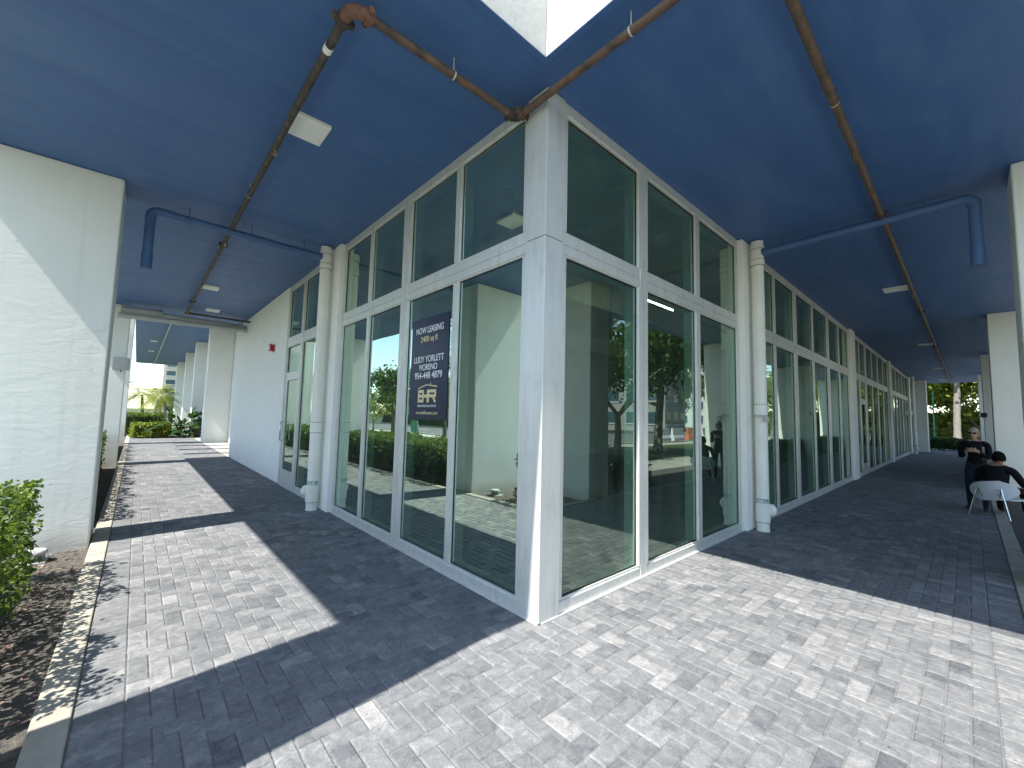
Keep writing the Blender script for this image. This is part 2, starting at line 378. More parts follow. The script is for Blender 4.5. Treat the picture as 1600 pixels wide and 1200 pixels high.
# ------------------------------------------------------------------ herringbone paving
W = 0.1025
XB = -0.195
LO = XB-21*W                                   # -2.3475
XEND, YEND = 38.2, 26.3
paving = MB()
paving.add([(-2.552, -2.552, -0.0068), (XEND, -2.552, -0.0068), (XEND, 0, -0.0068), (0, 0, -0.0068), (0, YEND, -0.0068), (-2.552, YEND, -0.0068)], [(0, 1, 2, 3, 4, 5)])
paving_o = paving.obj('paving', 'joint_sand', None, False, **ST)
bricks = []
def clip_add(x0, x1, y0, y1):
    for (a0, a1, b0, b1) in ((LO, XB, LO, YEND-0.21), (XB, XEND-.21, LO, XB)):
        u0_, u1_, w0, w1 = max(x0, a0), min(x1, a1), max(y0, b0), min(y1, b1)
        if u1_-u0_ > 0.02 and w1-w0 > 0.02: bricks.append((u0_, u1_, w0, w1))
nx = int((XEND-LO)/W)+2; ny = int((YEND-LO)/W)+2
for j in range(-2, ny):
    for i in range(-2, nx):
        if i > 22 and j > 22: continue
        k = (i+j) % 4
        x, y = LO+i*W, LO+j*W
        whole = (x < XB+.01 or y < XB+.01)
        if not whole: continue
        if k == 0:                               # lies along X
            if x < XB < x+2*W and y > XB:
                clip_add(x, XB, y, y+W)
            else:
                x0, x1 = x, x+2*W
                if y < XB-0.01: 
                    u0_, u1_, w0, w1 = max(x0, LO), min(x1, XEND-.21), max(y, LO), min(y+W, XB)
                else:
                    u0_, u1_, w0, w1 = max(x0, LO), min(x1, XB), max(y, LO), min(y+W, YEND-.21)
                if u1_-u0_ > .02 and w1-w0 > .02: bricks.append((u0_, u1_, w0, w1))
        elif k == 3:                             # lies along Y: cells j-1 and j
            y0, y1 = y-W, y+W
            if x < XB-0.01:
                u0_, u1_, w0, w1 = max(x, LO), min(x+W, XB), max(y0, LO), min(y1, YEND-.21)
            else:
                u0_, u1_, w0, w1 = max(x, LO), min(x+W, XEND-.21), max(y0, LO), min(y1, XB)
            if u1_-u0_ > .02 and w1-w0 > .02: bricks.append((u0_, u1_, w0, w1))
# soldier courses
k = 0
y = LO-0.2
while y < YEND-0.22:
    bricks.append((LO-0.2, LO, y, y+W))
    if y > XB+.19: bricks.append((XB, XB+0.175, y, y+W))
    y += W
x = LO
while x < XEND-0.22:
    bricks.append((x, x+W, LO-0.2, LO))
    if x > XB-0.01: bricks.append((x, x+W, XB, XB+0.175))
    x += W
def project(x, y, z=0.0):
    d = Vector((x, y, z))-CAM; zz = d.dot(fw)
    if zz < 0.05: return None
    return 800+F_PX*d.dot(cr)/zz, 600-F_PX*d.dot(cu)/zz
def brick_geo(b, simple=False):
    g = 0.0014; c = 0.0075; x0, x1, y0, y1 = b[0]+g, b[1]-g, b[2]+g, b[3]-g
    dz = rnd.uniform(-.0012, .0012); tx, ty = rnd.uniform(-.004, .004), rnd.uniform(-.004, .004); cx_, cy_ = (x0+x1)/2, (y0+y1)/2
    def zz(x, y, z): return z+dz+(x-cx_)*tx+(y-cy_)*ty
    v = []
    for (i, z) in ((c, 0.0), (0.0, -c*0.8), (0.0, -0.03)):
        for (x, y) in ((x0+i, y0+i), (x1-i, y0+i), (x1-i, y1-i), (x0+i, y1-i)): v.append((x, y, zz(x, y, z)))
    f = [(0, 1, 2, 3)]
    for r_ in (0, 4):
        for q in range(4): f.append((r_+q, r_+4+q, r_+4+(q+1) % 4, r_+(q+1) % 4))
    return v, f
def score(b):
    pts = [project(b[0], b[2]), project(b[1], b[2]), project(b[1], b[3]), project(b[0], b[3])]
    if any(p is None for p in pts): return 0
    if any(p[0] < -20 or p[0] > 1620 or p[1] > 1215 or p[1] < 0 for p in pts): return 0
    return abs(sum(pts[i][0]*pts[(i+1) % 4][1]-pts[(i+1) % 4][0]*pts[i][1] for i in range(4)))/2
bricks.sort(key=score, reverse=True)
def tone():
    t_ = rnd.gauss(0.52, 0.165); return min(1.0, max(0.0, t_))
def set_tone(me, vals):
    a = me.attributes.new('tone', 'FLOAT', 'FACE'); a.data.foreach_set('value', np.array(vals, dtype=np.float32))
for b in bricks[:300]:
    v, f = brick_geo(b); mbp = MB(); mbp.add(v, f); me = mbp.mesh('paver', 'paver', False); set_tone(me, [tone()]*len(f)); link('paver', me, paving_o)
big = MB(); tones = []
for b in bricks[300:]:
    v, f = brick_geo(b); big.add(v, f); tones += [tone()]*len(f)
me = big.mesh('pavers', 'paver', False); set_tone(me, tones); link('pavers', me, paving_o, kind='stuff')
mb = MB(); mb.box(-0.02, 0.02, 0.0, 7.9, -0.02, 0.004); mb.box(0.02, 34, -0.02, 0.02, -0.02, 0.004); mb.obj('mortar_bed', 'mortar', paving_o)

# ------------------------------------------------------------------ building shell
bld = empty('building', (0, 0, 0), **T('white stucco building with blue soffit and glazed ground-floor corner', 'building'))
XO, NXX, NYY, XR, HF = -4.2, -0.228, -0.189, 36.5, 5.6
# soffit
mb = MB()
out = [(XO, NYY), (NXX, NYY), (NXX, XO), (XR, XO), (XR, 14.3), (XO, 14.3)]
n = len(out)
mb.add([(x, y, H) for x, y in out]+[(x, y, H+0.004) for x, y in out],
       [list(range(n))[::-1], list(range(n, 2*n))]+[(i, (i+1) % n, n+(i+1) % n, n+i) for i in range(n)])
sof = mb.obj('ceiling', 'blue_soffit', bld)
mb = MB(); mb.box(-2.72, 14, 14.31, 48, HF, HF+0.12); mb.obj('ceiling', 'blue_soffit', bld)
mb = MB()
gy = 0.06
mb.box(XO+.02, NXX+gy, NYY+gy, NYY+gy+.014, H-0.0035, H+.01); mb.box(NXX+gy, NXX+gy+.014, XO+.02, NYY+gy+.014, H-0.004, H+.01)
mb.obj('drip_bead', 'blue_soffit', bld)
# storeys above
mb = MB(); mb.box(XO, 14, NYY, 14.3, H+0.008, 19); mb.obj('upper_wall', 'upper_stucco', bld)
mb = MB(); mb.box(NXX, XR, XO, NYY-0.004, H+0.0085, 19); mb.obj('upper_wall', 'upper_stucco', bld)
mb = MB(); mb.box(14.005, XR, NYY, 14.3, H+0.009, 19); mb.obj('upper_wall', 'upper_stucco', bld)
mb = MB(); mb.box(-2.7, 14, 14.305, 48, HF+0.13, 19); mb.obj('upper_wall', 'upper_stucco', bld)
for yb in (15.6, 17.6, 19.6, 21.4):
    mb = MB(); mb.box(-4.9, -2.7, yb, yb+0.42, HF-0.05, HF+0.35); mb.obj('beam', 'stucco_smooth', bld)
# ground-floor walls
mb = MB(); mb.bbox(-0.02, 0.3, 7.93, 14.4, 0, H-0.004, 0.015, 2); mb.obj('wall', 'stucco_smooth', bld)
mb = MB(); mb.box(1.0, 1.25, 14.41, 48, 0, HF-.004); mb.box(0.3, 1.0, 14.12, 14.39, 0, H-.005); mb.obj('wall', 'stucco_smooth', bld)
for yy in (22.2, 28.6, 35.2, 43.5):
    mb = MB(); mb.bbox(0.0, 0.99, yy, yy+0.65, -.04, HF-.003, 0.02, 2); mb.obj('pier', 'stucco_smooth', bld)
mb = MB(); mb.box(34.2, 34.6, 0.0, 14, -.02, H-.004); mb.obj('wall', 'stucco_smooth', bld)
PP = 0.075
for ya in (4.6,):
    mb = MB(); mb.bbox(-PP, 0.12, ya+.01, ya+0.65, 0, H-.004, 0.012, 2); mb.obj('pilaster', 'stucco_smooth', bld)
PIL = [4.3, 13.0, 21.7, 30.4]
for xa in PIL:
    mb = MB(); mb.bbox(xa+.01, xa+0.65, -PP, 0.12, 0, H-.004, 0.012, 2); mb.obj('pilaster', 'stucco_smooth', bld)
mb = MB(); mb.bbox(33.4, 34.19, -0.62, 0.1, 0, H-.004, 0.012, 2); mb.obj('pier', 'stucco_smooth', bld)
# corner column
mb = MB(); mb.bbox(-0.012, 0.225, -0.012, 0.225, 0.004, H-.003, 0.004, 2); mb.obj('corner_column', 'aluminium', bld)
mb = MB(); mb.box(-0.0135, 0.2, -0.0135, 0.2, 3.10, 3.106); mb.obj('column_joint', 'joint_dark', bld)

# ---- storefronts: u runs along the facade, w outward
def U(side, u, w, z):
    return (-w, u, z) if side == 'L' else (u, -w, z)
def ubox(mb, side, u0_, u1_, w0, w1, z0, z1, mi=0):
    a = U(side, u0_, w0, z0); b = U(side, u1_, w1, z1); mb.box(a[0], b[0], a[1], b[1], z0, z1, mi)
DEP = 0.17
ZS, ZT0, ZT1, ZH = 0.115, 3.0, 3.22, 4.285
def storefront(side, ua, ub, divs, door=None):
    """divs: list of (u0,u1,double) vertical members between ua and ub (jambs are added)."""
    fr = empty('storefront', U(side, ua, 0, 0)); fr.parent = bld
    mb = MB(); ubox(mb, side, ua, ub, -DEP, -0.002, 0.006, ZS-0.022); ubox(mb, side, ua, ub, -DEP, -0.014, ZS-0.022, ZS); mb.obj('sill', 'aluminium', fr)
    mb = MB(); ubox(mb, side, ua, ub, -DEP, -0.002, ZH+0.02, H-.004); ubox(mb, side, ua, ub, -DEP, -0.014, ZH, ZH+0.02); mb.obj('head_rail', 'aluminium', fr)
    mb = MB()
    ubox(mb, side, ua, ub, -DEP, -0.014, ZT0, ZT0+0.016); ubox(mb, side, ua, ub, -DEP, -0.002, ZT0+0.016, 3.098)
    ubox(mb, side, ua, ub, -DEP, -0.016, 3.098, 3.106); ubox(mb, side, ua, ub, -DEP, -0.006, 3.106, ZT1-0.018)
    ubox(mb, side, ua, ub, -DEP, -0.014, ZT1-0.018, ZT1); mb.obj('transom_bar', 'aluminium', fr)
    mem = [(ua, ua+0.055, 0)]+list(divs)+[(ub-0.055, ub, 0)]
    for (a, b, dbl) in mem:
        mb = MB()
        for (z0, z1) in ((ZS, ZT0), (ZT1, ZH)):
            if dbl:
                mid = (a+b)/2
                ubox(mb, side, a+.012, mid-.005, -DEP, 0.001, z0, z1); ubox(mb, side, mid+.005, b-.012, -DEP, 0.001, z0, z1)
                ubox(mb, side, mid-.005, mid+.005, -DEP, -0.012, z0, z1)
                ubox(mb, side, a, a+.012, -DEP, -0.012, z0, z1); ubox(mb, side, b-.012, b, -DEP, -0.012, z0, z1)
            else:
                ubox(mb, side, a+.010, b-.010, -DEP, 0.0, z0, z1)
                ubox(mb, side, a, a+.010, -DEP, -0.012, z0, z1); ubox(mb, side, b-.010, b, -DEP, -0.012, z0, z1)
        if dbl:
            mid = (a+b)/2
            for (z0, z1) in ((0.006, ZS), (ZT0, ZT1), (ZH, H-.004)):
                ubox(mb, side, mid-.06, mid-.004, -DEP-.01, 0.002, z0, z1); ubox(mb, side, mid+.004, mid+.06, -DEP-.01, 0.002, z0, z1)
        mb.obj('mullion', 'aluminium', fr)
    for i in range(len(mem)-1):
        p0, p1 = mem[i][1], mem[i+1][0]
        for lev, (z0, z1) in enumerate(((ZS, ZT0), (ZT1, ZH))):
            if door and lev == 0 and abs(p0-door[0]) < .02: continue
            pane_(side, p0, p1, z0, z1, fr)
    return fr
def pane_(side, p0, p1, z0, z1, fr, name='pane'):
    mb = MB(); g = 0.008
    ubox(mb, side, p0, p1, -0.052, -0.028, z0, z0+g); ubox(mb, side, p0, p1, -0.052, -0.028, z1-g, z1)
    ubox(mb, side, p0, p0+g, -0.052, -0.028, z0+g, z1-g); ubox(mb, side, p1-g, p1, -0.052, -0.028, z0+g, z1-g)
    mb.obj('gasket', 'gasket', fr)
    w = -0.034+rnd.uniform(-.0015, .0015); t0, t1 = rnd.uniform(-.002, .002), rnd.uniform(-.002, .002)
    mb = MB(); mb.add([U(side, p0, w, z0), U(side, p1, w+t0, z0), U(side, p1, w+t0+t1, z1), U(side, p0, w+t1, z1)], [(0, 1, 2, 3)])
    mb.obj(name, 'glass', fr, False)
storefront('L', 0.226, 4.6, [(1.25, 1.35, 0), (2.33, 2.54, 1), (3.49, 3.585, 0)])
storefront('R', 0.226, 4.3, [(1.45, 1.65, 1), (2.84, 2.965, 0)])
storefront('R', 4.96, 13.0, [(6.06, 6.16, 0), (7.36, 7.56, 1), (8.84, 8.94, 0), (10.3, 10.5, 1), (11.66, 11.76, 0)])
storefront('R', 13.66, 21.7, [(14.8, 14.9, 0), (15.95, 16.15, 1), (17.4, 17.5, 0), (18.75, 18.95, 1), (20.2, 20.3, 0)], door=(14.9, 15.95))
storefront('R', 22.36, 30.4, [(23.5, 23.6, 0), (24.7, 24.9, 1), (26.1, 26.2, 0), (27.5, 27.7, 1), (29.0, 29.1, 0)])
storefront('R', 31.06, 33.4, [(32.2, 32.3, 0)])
frd = storefront('L', 5.26, 7.92, [(6.74, 6.9, 1)], door=(6.9, 7.865))
def door(side, a, b, handle_at):
    mb = MB(); zt = 2.36
    ubox(mb, side, a, b, -.11, -0.004, zt, zt+0.07)
    ubox(mb, side, a+.004, a+.09, -.07, -0.01, 0.02, zt); ubox(mb, side, b-.09, b-.004, -.07, -0.01, 0.02, zt)
    ubox(mb, side, a+.09, b-.09, -.07, -0.01, 0.02, 0.34); ubox(mb, side, a+.09, b-.09, -.07, -0.01, zt-.10, zt)
    d = mb.obj('door', 'aluminium', bld)
    pane_(side, a+.09, b-.09, 0.34, zt-.10, d); pane_(side, a, b, zt+.07, ZT0, d)
    mb = MB(); h = handle_at
    mb.tube([U(side, h, 0, 0.95), U(side, h, .06, 0.95), U(side, h, .06, 1.35), U(side, h, 0, 1.35)], 0.012, 8)
    mb.obj('handle', 'chrome', d)
door('L', 6.9, 7.865, 7.80)
door('R', 14.9, 15.95, 15.85)

# ------------------------------------------------------------------ interior seen through the glass
sheet('interior_floor', [(0.18, 34.2, 0.18, 13.9)], 0.003, 'interior_floor')
sheet('interior_ceiling', [(0.18, 34.2, 0.18, 13.9)], H-0.06, 'interior_ceiling')
mb = MB(); mb.box(0.3, 34.1, 9.0, 9.15, 0, H-.07); mb.obj('interior_wall', 'interior_wall', None, **ST)
mb = MB(); mb.box(13.1, 13.25, 0.2, 8.99, 0, H-.075); mb.obj('interior_wall', 'interior_wall', None, **ST)
mb = MB(); mb.box(0.3, 13, 2.75, 2.95, 3.88, H-.065); mb.box(0.3, 34, 6.2, 6.4, 3.88, H-.066); mb.obj('interior_beam', 'interior_ceiling', None, **ST)
mb = MB()
for cl in range(26):
    cx_, cy_ = rnd.uniform(.5, 4.2), rnd.uniform(.5, 2.6); a = rnd.uniform(0, 6.3); p = [(cx_, cy_, H-.067)]
    for q in range(rnd.randint(2, 4)):
        a += rnd.uniform(-1.6, 1.6); l = rnd.uniform(.05, .14); p.append((p[-1][0]+l*math.cos(a), p[-1][1]+l*math.sin(a), H-.067))
    mb.tube(p, 0.011, 5)
mb.obj('glue_marks', 'interior_chalk', None, label='pale glue marks scrawled on the dark ceiling behind the corner glass', category='marks', kind='stuff')
t = empty('strip_light', (4.5, 1.43, 3.8), **T('lit fluorescent strip light inside behind the right-hand glazing', 'strip light'))
mb = MB(); mb.bbox(3.9, 5.12, 1.37, 1.49, 3.72, 3.79, 0.006); mb.obj('housing', 'lamp_white', t)
mb = MB(); mb.tube([(3.94, 1.43, 3.70), (5.08, 1.43, 3.70)], 0.018, 10); mb.obj('tube', 'tube_light', t)
mb = MB(); mb.tube([(4.1, 1.43, 3.79), (4.1, 1.43, 4.34)], 0.004, 6); mb.tube([(4.9, 1.43, 3.79), (4.9, 1.43, 4.34)], 0.004, 6); mb.obj('hanger', 'galvanised', t)

# ------------------------------------------------------------------ freestanding piers
def pier(x0, x1, y0, y1, label, h=H):
    mb = MB(); mb.bbox(x0, x1, y0, y1, -0.07, h-.003, 0.018, 3)
    o = mb.obj('pier', 'stucco', None, **T(label, 'pier', 'white stucco piers along the walkway')); return o
pier(XO+.05, -3.36, -0.18, 0.70, 'white stucco pier nearest the camera on the left, beside the open corner')
pier(XO+.05, -2.712, 4.6, 5.25, 'large white stucco pier at left edge with a diagonal sunlit patch')
pier(XO+.05, -2.712, 13.25, 13.9, 'second white pier of the left row, carrying a grey box')
pier(-4.6, -2.712, 21.9, 22.5, 'third white pier of the left row, near the shrub bed', HF)
pier(-0.2, 0.70, XO+.05, -3.36, 'white stucco pier nearest the camera on the right, beside the open corner')
pier(4.3, 4.95, XO+.05, -2.712, 'white pier at the right edge of the picture beside the blue elbow pipe')
pier(13.03, 13.68, XO+.05, -2.712, 'second white pier of the right row, behind the seated person')
pier(21.75, 22.4, XO+.05, -2.712, 'third white pier of the right row, with a dark box on it')
pier(30.45, 31.1, XO+.05, -2.712, 'farthest white pier of the right row, at the end of the arcade')

# ------------------------------------------------------------------ sprinkler pipes
def ring(mb, c, axis, r, w, n=14):
    c = Vector(c); a = Vector(axis).normalized(); mb.tube([c-a*w/2, c+a*w/2], r, n)
def coupling(c, axis, r, parent, m_='coupling_orange'):
    mb = MB(); a = Vector(axis).normalized(); c = Vector(c)
    ring(mb, c, a, r*1.5, 0.045); ring(mb, c-a*.026, a, r*1.28, .014); ring(mb, c+a*.026, a, r*1.28, .014)
    s = a.cross(Vector((0, 0, 1))).normalized()
    for sg in (-1, 1):
        q = c+s*sg*r*1.75; mb.bbox(q.x-.017, q.x+.017, q.y-.017, q.y+.017, q.z-.022, q.z+.022, .005, 1)
        mb.tube([q-Vector((0, 0, .034)), q+Vector((0, 0, .034))], .007, 6)
    mb.obj('coupling', m_, parent)
def hanger(c, axis, r, parent, top=H):
    mb = MB(); a = Vector(axis).normalized(); s = a.cross(Vector((0, 0, 1))).normalized(); c = Vector(c)
    pts = [c+(r+.004)*(math.cos(t_)*s+math.sin(t_)*Vector((0, 0, 1))) for t_ in [2*math.pi*k/14 for k in range(15)]]
    for k in range(14):
        p, q = pts[k], pts[k+1]; mb.add([p-a*.007, q-a*.007, q+a*.007, p+a*.007], [(0, 1, 2, 3)])
    mb.tube([c+Vector((0, 0, r)), Vector((c.x, c.y, top+.004))], .005, 6)
    mb.obj('hanger', 'galvanised', parent, False)
def head(c, parent):
    x, y, z = c; mb = MB(); mb.tube([(x, y, z), (x, y, z-.035)], .014, 8); mb.tube([(x, y, z-.035), (x, y, z-.06)], .007, 6)
    mb.tube([(x, y, z-.060), (x, y, z-.064)], .024, 12); mb.obj('sprinkler_head', 'brass', parent)
PZ = H-0.15
t = empty('sprinkler_pipe', (-1.555, .36, PZ), **T('dark steel sprinkler pipe running along the left walkway ceiling', 'pipe', 'sprinkler pipes'))
mb = MB(); mb.tube([(-1.555, .45, PZ), (-1.555, 12.3, PZ)], 0.03, 14); mb.obj('tube', 'black_pipe', t)
mb = MB(); mb.tube([(-1.555, .72, PZ), (-1.555, .78, PZ)], 0.0325, 14); mb.obj('pipe_label', 'label_white', t)
for y in (2.05, 5.2, 8.4, 11.6): head((-1.555, y+.25, PZ-.025), t)
for y in (3.6, 6.3, 9.4): hanger((-1.555, y, PZ), (0, 1, 0), .03, t)
for y in (5.7, 10.6): coupling((-1.555, y, PZ), (0, 1, 0), .026, t, 'black_pipe')
t = empty('sprinkler_pipe', (-.8, .31, PZ), **T('rusty sprinkler pipe crossing the soffit to the corner column, orange elbow', 'pipe', 'sprinkler pipes'))
mb = MB(); mb.tube([(-1.47, .31, PZ), (-.13, .31, PZ)], 0.031, 14); mb.obj('tube', 'rusty_pipe', t)
mb = MB(); e = [(-1.555, .47, PZ), (-1.555, .40, PZ)]+[(-1.555+.09*(1-math.cos(a)), .40-.09*math.sin(a), PZ) for a in np.linspace(0.2, math.pi/2, 6)]+[(-1.43, .31, PZ)]
mb.tube(e, .042, 14); mb.obj('elbow', 'coupling_orange', t)
coupling((-1.555, .45, PZ), (0, 1, 0), .034, t, 'black_pipe'); coupling((-1.44, .31, PZ), (1, 0, 0), .034, t)
hanger((-.75, .31, PZ), (1, 0, 0), .031, t)
t = empty('sprinkler_pipe', (-.075, -.6, PZ), **T('short rusty sprinkler pipe passing in front of the corner column top', 'pipe', 'sprinkler pipes'))
mb = MB(); mb.tube([(-.075, .24, PZ), (-.075, -1.66, PZ)], 0.031, 14); mb.obj('tube', 'rusty_pipe', t)
mb = MB(); mb.tube([(-.15, .31, PZ), (-.10, .31, PZ), (-.08, .29, PZ), (-.075, .22, PZ)], .04, 12); mb.obj('elbow', 'black_pipe', t)
coupling((-.14, .31, PZ), (1, 0, 0), .033, t, 'black_pipe'); coupling((-.075, .23, PZ), (0, 1, 0), .033, t, 'rusty_pipe')
hanger((-.075, -.85, PZ), (0, 1, 0), .031, t)
t = empty('sprinkler_pipe', (-.075, -1.66, PZ), **T('rust-brown sprinkler pipe running along the right walkway ceiling', 'pipe', 'sprinkler pipes'))
mb = MB(); mb.tube([(-.08, -1.66, PZ), (35.9, -1.67, PZ)], 0.033, 14); mb.obj('tube', 'rusty_pipe', t)
for x in (2.6, 9.0, 15.8, 22.3, 28.6): head((x, -1.655, PZ-.025), t)
for x in (1.7, 7.0, 13.0, 19.0, 25.0): hanger((x, -1.66, PZ), (1, 0, 0), .033, t)
for x in (4.4, 11.0, 17.2): coupling((x, -1.66, PZ), (1, 0, 0), .029, t, 'black_pipe')
# pale pipes across the far left
t = empty('drain_pipe', (-1.5, 12.7, 4.1), **T('pale grey drain pipe with coupling crossing under the far left ceiling', 'pipe'))
mb = MB(); mb.tube([(-2.9, 12.85, 4.20), (-2.2, 12.85, 4.20)], .11, 16); mb.tube([(-2.25, 12.85, 4.20), (-2.05, 12.85, 4.20)], .125, 16); mb.tube([(-2.1, 12.85, 4.20), (-0.02, 12.85, 4.17)], .06, 14); mb.obj('upper_tube', 'grey_pipe', t)
mb = MB(); mb.tube([(-2.95, 12.7, 4.02), (-0.03, 12.7, 4.05)], .07, 14); mb.tube([(-1.75, 12.7, 4.033), (-1.62, 12.7, 4.034)], .085, 14); mb.obj('lower_tube', 'grey_pipe', t)
t = empty('sprinkler_pipe', (-1.0, 12.25, PZ), **T('red-brown sprinkler branch near the far left ceiling above the pale drain pipe', 'pipe', 'sprinkler pipes'))
mb = MB(); mb.tube([(-1.6, 12.3, PZ), (-.02, 12.3, PZ)], .028, 10); mb.obj('tube', 'black_pipe', t)
coupling((-1.5, 12.3, PZ), (1, 0, 0), .03, t)
t = empty('sprinkler_pipe', (-1.5, 15, HF-.15), **T('thin far sprinkler pipe beyond the pale drain pipe on the left', 'pipe', 'sprinkler pipes'))
mb = MB(); mb.tube([(-1.5, 14.4, HF-.15), (-1.5, 47, HF-.15)], .03, 8); mb.obj('tube', 'grey_pipe', t)

# ------------------------------------------------------------------ blue drain arms
def blue_arm(side, label):
    P = (lambda a, d, z: (-d, a, z)) if side == 'L' else (lambda a, d, z: (a, -d, z))
    a = 4.94 if side == 'L' else 4.56
    t = empty('drain_pipe', P(a, 1.3, 4.22), **T(label, 'pipe', 'blue drain arms under the soffit'))
    mb = MB(); mb.tube([P(a, .2, 4.20), P(a, 2.33, 4.235)], .052, 16); mb.tube([P(a, .27, 4.2), P(a, .36, 4.2)], .062, 16); mb.obj('tube', 'blue_pvc', t)
    mb = MB(); mb.tube([P(a, 2.28, 4.235), P(a, 2.36, 4.235), P(a, 2.41, 4.222), P(a, 2.44, 4.185), P(a, 2.45, 4.13)], .06, 16); mb.obj('elbow', 'blue_pvc', t)
    mb = MB(); mb.tube([P(a, 2.45, 4.16), P(a, 2.45, 3.62)], .054, 16)
    for z in (4.10, 3.93): mb.tube([P(a, 2.45, z), P(a, 2.45, z-.012)], .058, 16)
    mb.tube([P(a, 2.45, 3.64), P(a, 2.45, 3.43)], .060, 16); mb.obj('drop', 'blue_pvc', t)
    for d in (.55, 1.3, 2.05):
        mb = MB(); mb.tube([P(a, d, 4.27), P(a, d, H+.004)], .005, 6); mb.tube([P(a, d, 4.150), P(a, d, 4.142)], .014, 8)
        c = P(a, d, 4.22); ring(mb, c, P(0, 1, 0) if side == 'L' else (0, 1, 0), .055, .02); mb.obj('hanger', 'blue_pvc', t)
blue_arm('L', 'blue painted drain arm with drop elbow under the left ceiling')
blue_arm('R', 'blue painted drain arm with drop elbow under the right ceiling')

# ------------------------------------------------------------------ downspouts
def text_mesh(s, size, align='CENTER', extrude=0.001, bold=0.0):
    cu_ = bpy.data.curves.new('t', 'FONT'); cu_.body = s; cu_.size = size; cu_.align_x = align; cu_.align_y = 'CENTER'; cu_.extrude = extrude; cu_.offset = bold
    o = bpy.data.objects.new('t', cu_); COL.objects.link(o); dg = bpy.context.evaluated_depsgraph_get()
    me = bpy.data.meshes.new_from_object(o.evaluated_get(dg)); bpy.data.objects.remove(o); bpy.data.curves.remove(cu_); return me
def put_text(s, size, mtx, m_, parent, name='lettering', wide=1.0, wrap=None, bold=0.0, fit=None):
    me = text_mesh(s, size, bold=bold); me.materials.clear(); me.materials.append(MATS[m_])
    if fit:
        xs = [v.co.x for v in me.vertices]; wide = fit/(max(xs)-min(xs))
    for v in me.vertices:
        x, y, z = v.co; x *= wide
        if wrap: v.co = (math.sin(x/wrap)*(wrap+z), y, math.cos(x/wrap)*(wrap+z)-wrap)
        else: v.co = (x, y, z)
    me.transform(mtx); return link(name, me, parent)
def downspout(cx_, cy_, out_, label, word, along, top=4.37):
    """out_: unit vector the cleanout points along."""
    t = empty('downspout', (cx_, cy_, 0), **T(label, 'downspout', 'white downspouts'))
    r = .084
    mb = MB(); mb.tube([(cx_, cy_, .26), (cx_, cy_, 4.02)], r, 24); mb.obj('tube', 'pvc', t)
    mb = MB(); mb.tube([(cx_, cy_, -.01), (cx_, cy_, .05), (cx_, cy_, .13)], [r*1.05, r*.98, r*.98], 24); mb.tube([(cx_, cy_, .13), (cx_, cy_, .38)], r*1.13, 24)
    o = Vector(out_); c = Vector((cx_, cy_, .30))
    mb.tube([c, c+o*.115], r*.92, 24); mb.tube([c+o*.085, c+o*.145], r*1.06, 24); mb.tube([c+o*.145, c+o*.158], r*.85, 24); mb.obj('tee', 'pvc', t)
    mb = MB(); q = c+o*.172; s = o.cross(Vector((0, 0, 1))); e = .022
    mb.bbox(q.x-e, q.x+e, q.y-e, q.y+e, q.z-e, q.z+e, .004, 1); mb.obj('cleanout_plug', 'pvc', t)
    mb = MB()
    mb.tube([(cx_, cy_, 4.0), (cx_, cy_, 4.09)], r*1.12, 24); mb.tube([(cx_, cy_, 4.09), (cx_, cy_, 4.26)], r*1.03, 24); mb.tube([(cx_, cy_, 4.26), (cx_, cy_, 4.31)], r*1.12, 24); mb.tube([(cx_, cy_, 4.31), (cx_, cy_, 4.385)], r*1.02, 24)
    mb.obj('top_tee', 'pvc', t)
    mb = MB(); mb.tube([(cx_, cy_, 1.25 if along == 'Y' else 1.70), (cx_, cy_, 1.42 if along == 'Y' else 1.86)], r*1.07, 24); mb.obj('joint_collar', 'pvc', t)
    mb = MB(); zc = (1.25, 1.42) if along == 'Y' else (1.70, 1.86)
    for z_, k_ in ((zc[0], 1.075), (zc[1], 1.075), (4.0, 1.125), (4.09, 1.125), (4.26, 1.125), (.13, 1.135)):
        mb = MB(); mb.tube([(cx_, cy_, z_-.003), (cx_, cy_, z_+.003)], r*k_, 24); mb.obj('seam', 'joint_dark', t)
    mb = MB(); d = (Vector((CAM.x, CAM.y, 0))-Vector((cx_, cy_, 0))).normalized()
    mb.tube([(cx_, cy_, .405), (cx_, cy_, .475)], r*1.012, 24); lb = mb.obj('label_band', 'label_white', t)
    zl = .44; rr = r*1.014
    yv = Vector((0, 0, 1)); zv = d; xv = yv.cross(zv)
    mt = Matrix(((xv.x, yv.x, zv.x, cx_+d.x*rr), (xv.y, yv.y, zv.y, cy_+d.y*rr), (xv.z, yv.z, zv.z, zl), (0, 0, 0, 1)))
    mb = MB(); mb.tube([(cx_, cy_, .408), (cx_, cy_, .414)], r*1.018, 24); mb.tube([(cx_, cy_, .466), (cx_, cy_, .472)], r*1.018, 24); mb.obj('stripe', 'label_green', lb)
    put_text(word, .058, mt, 'label_green', lb, wrap=rr, bold=.0012)
    return t
downspout(-.20, 4.94, (-0.55, 0.83, 0), 'white downspout beside the left storefront door, cleanout near its foot', 'WATER', 'Y')
t = downspout(4.56, -.20, (0.72, -0.69, 0), 'white downspout with cleanout at the right pilaster, banded in green letters', 'STORM', 'X')
mb = MB(); mb.bbox(4.44, 4.5, -.33, -.27, 1.60, 1.68, .01, 2); mb.tube([(4.56, -.2, 1.66), (4.56, -.2, 1.70)], .092, 20); mb.obj('bracket', 'galvanised', t)
downspout(30.2, -.24, (-0.7, -0.7, 0), 'white downspout far down the right facade near its end', 'STORM', 'X')

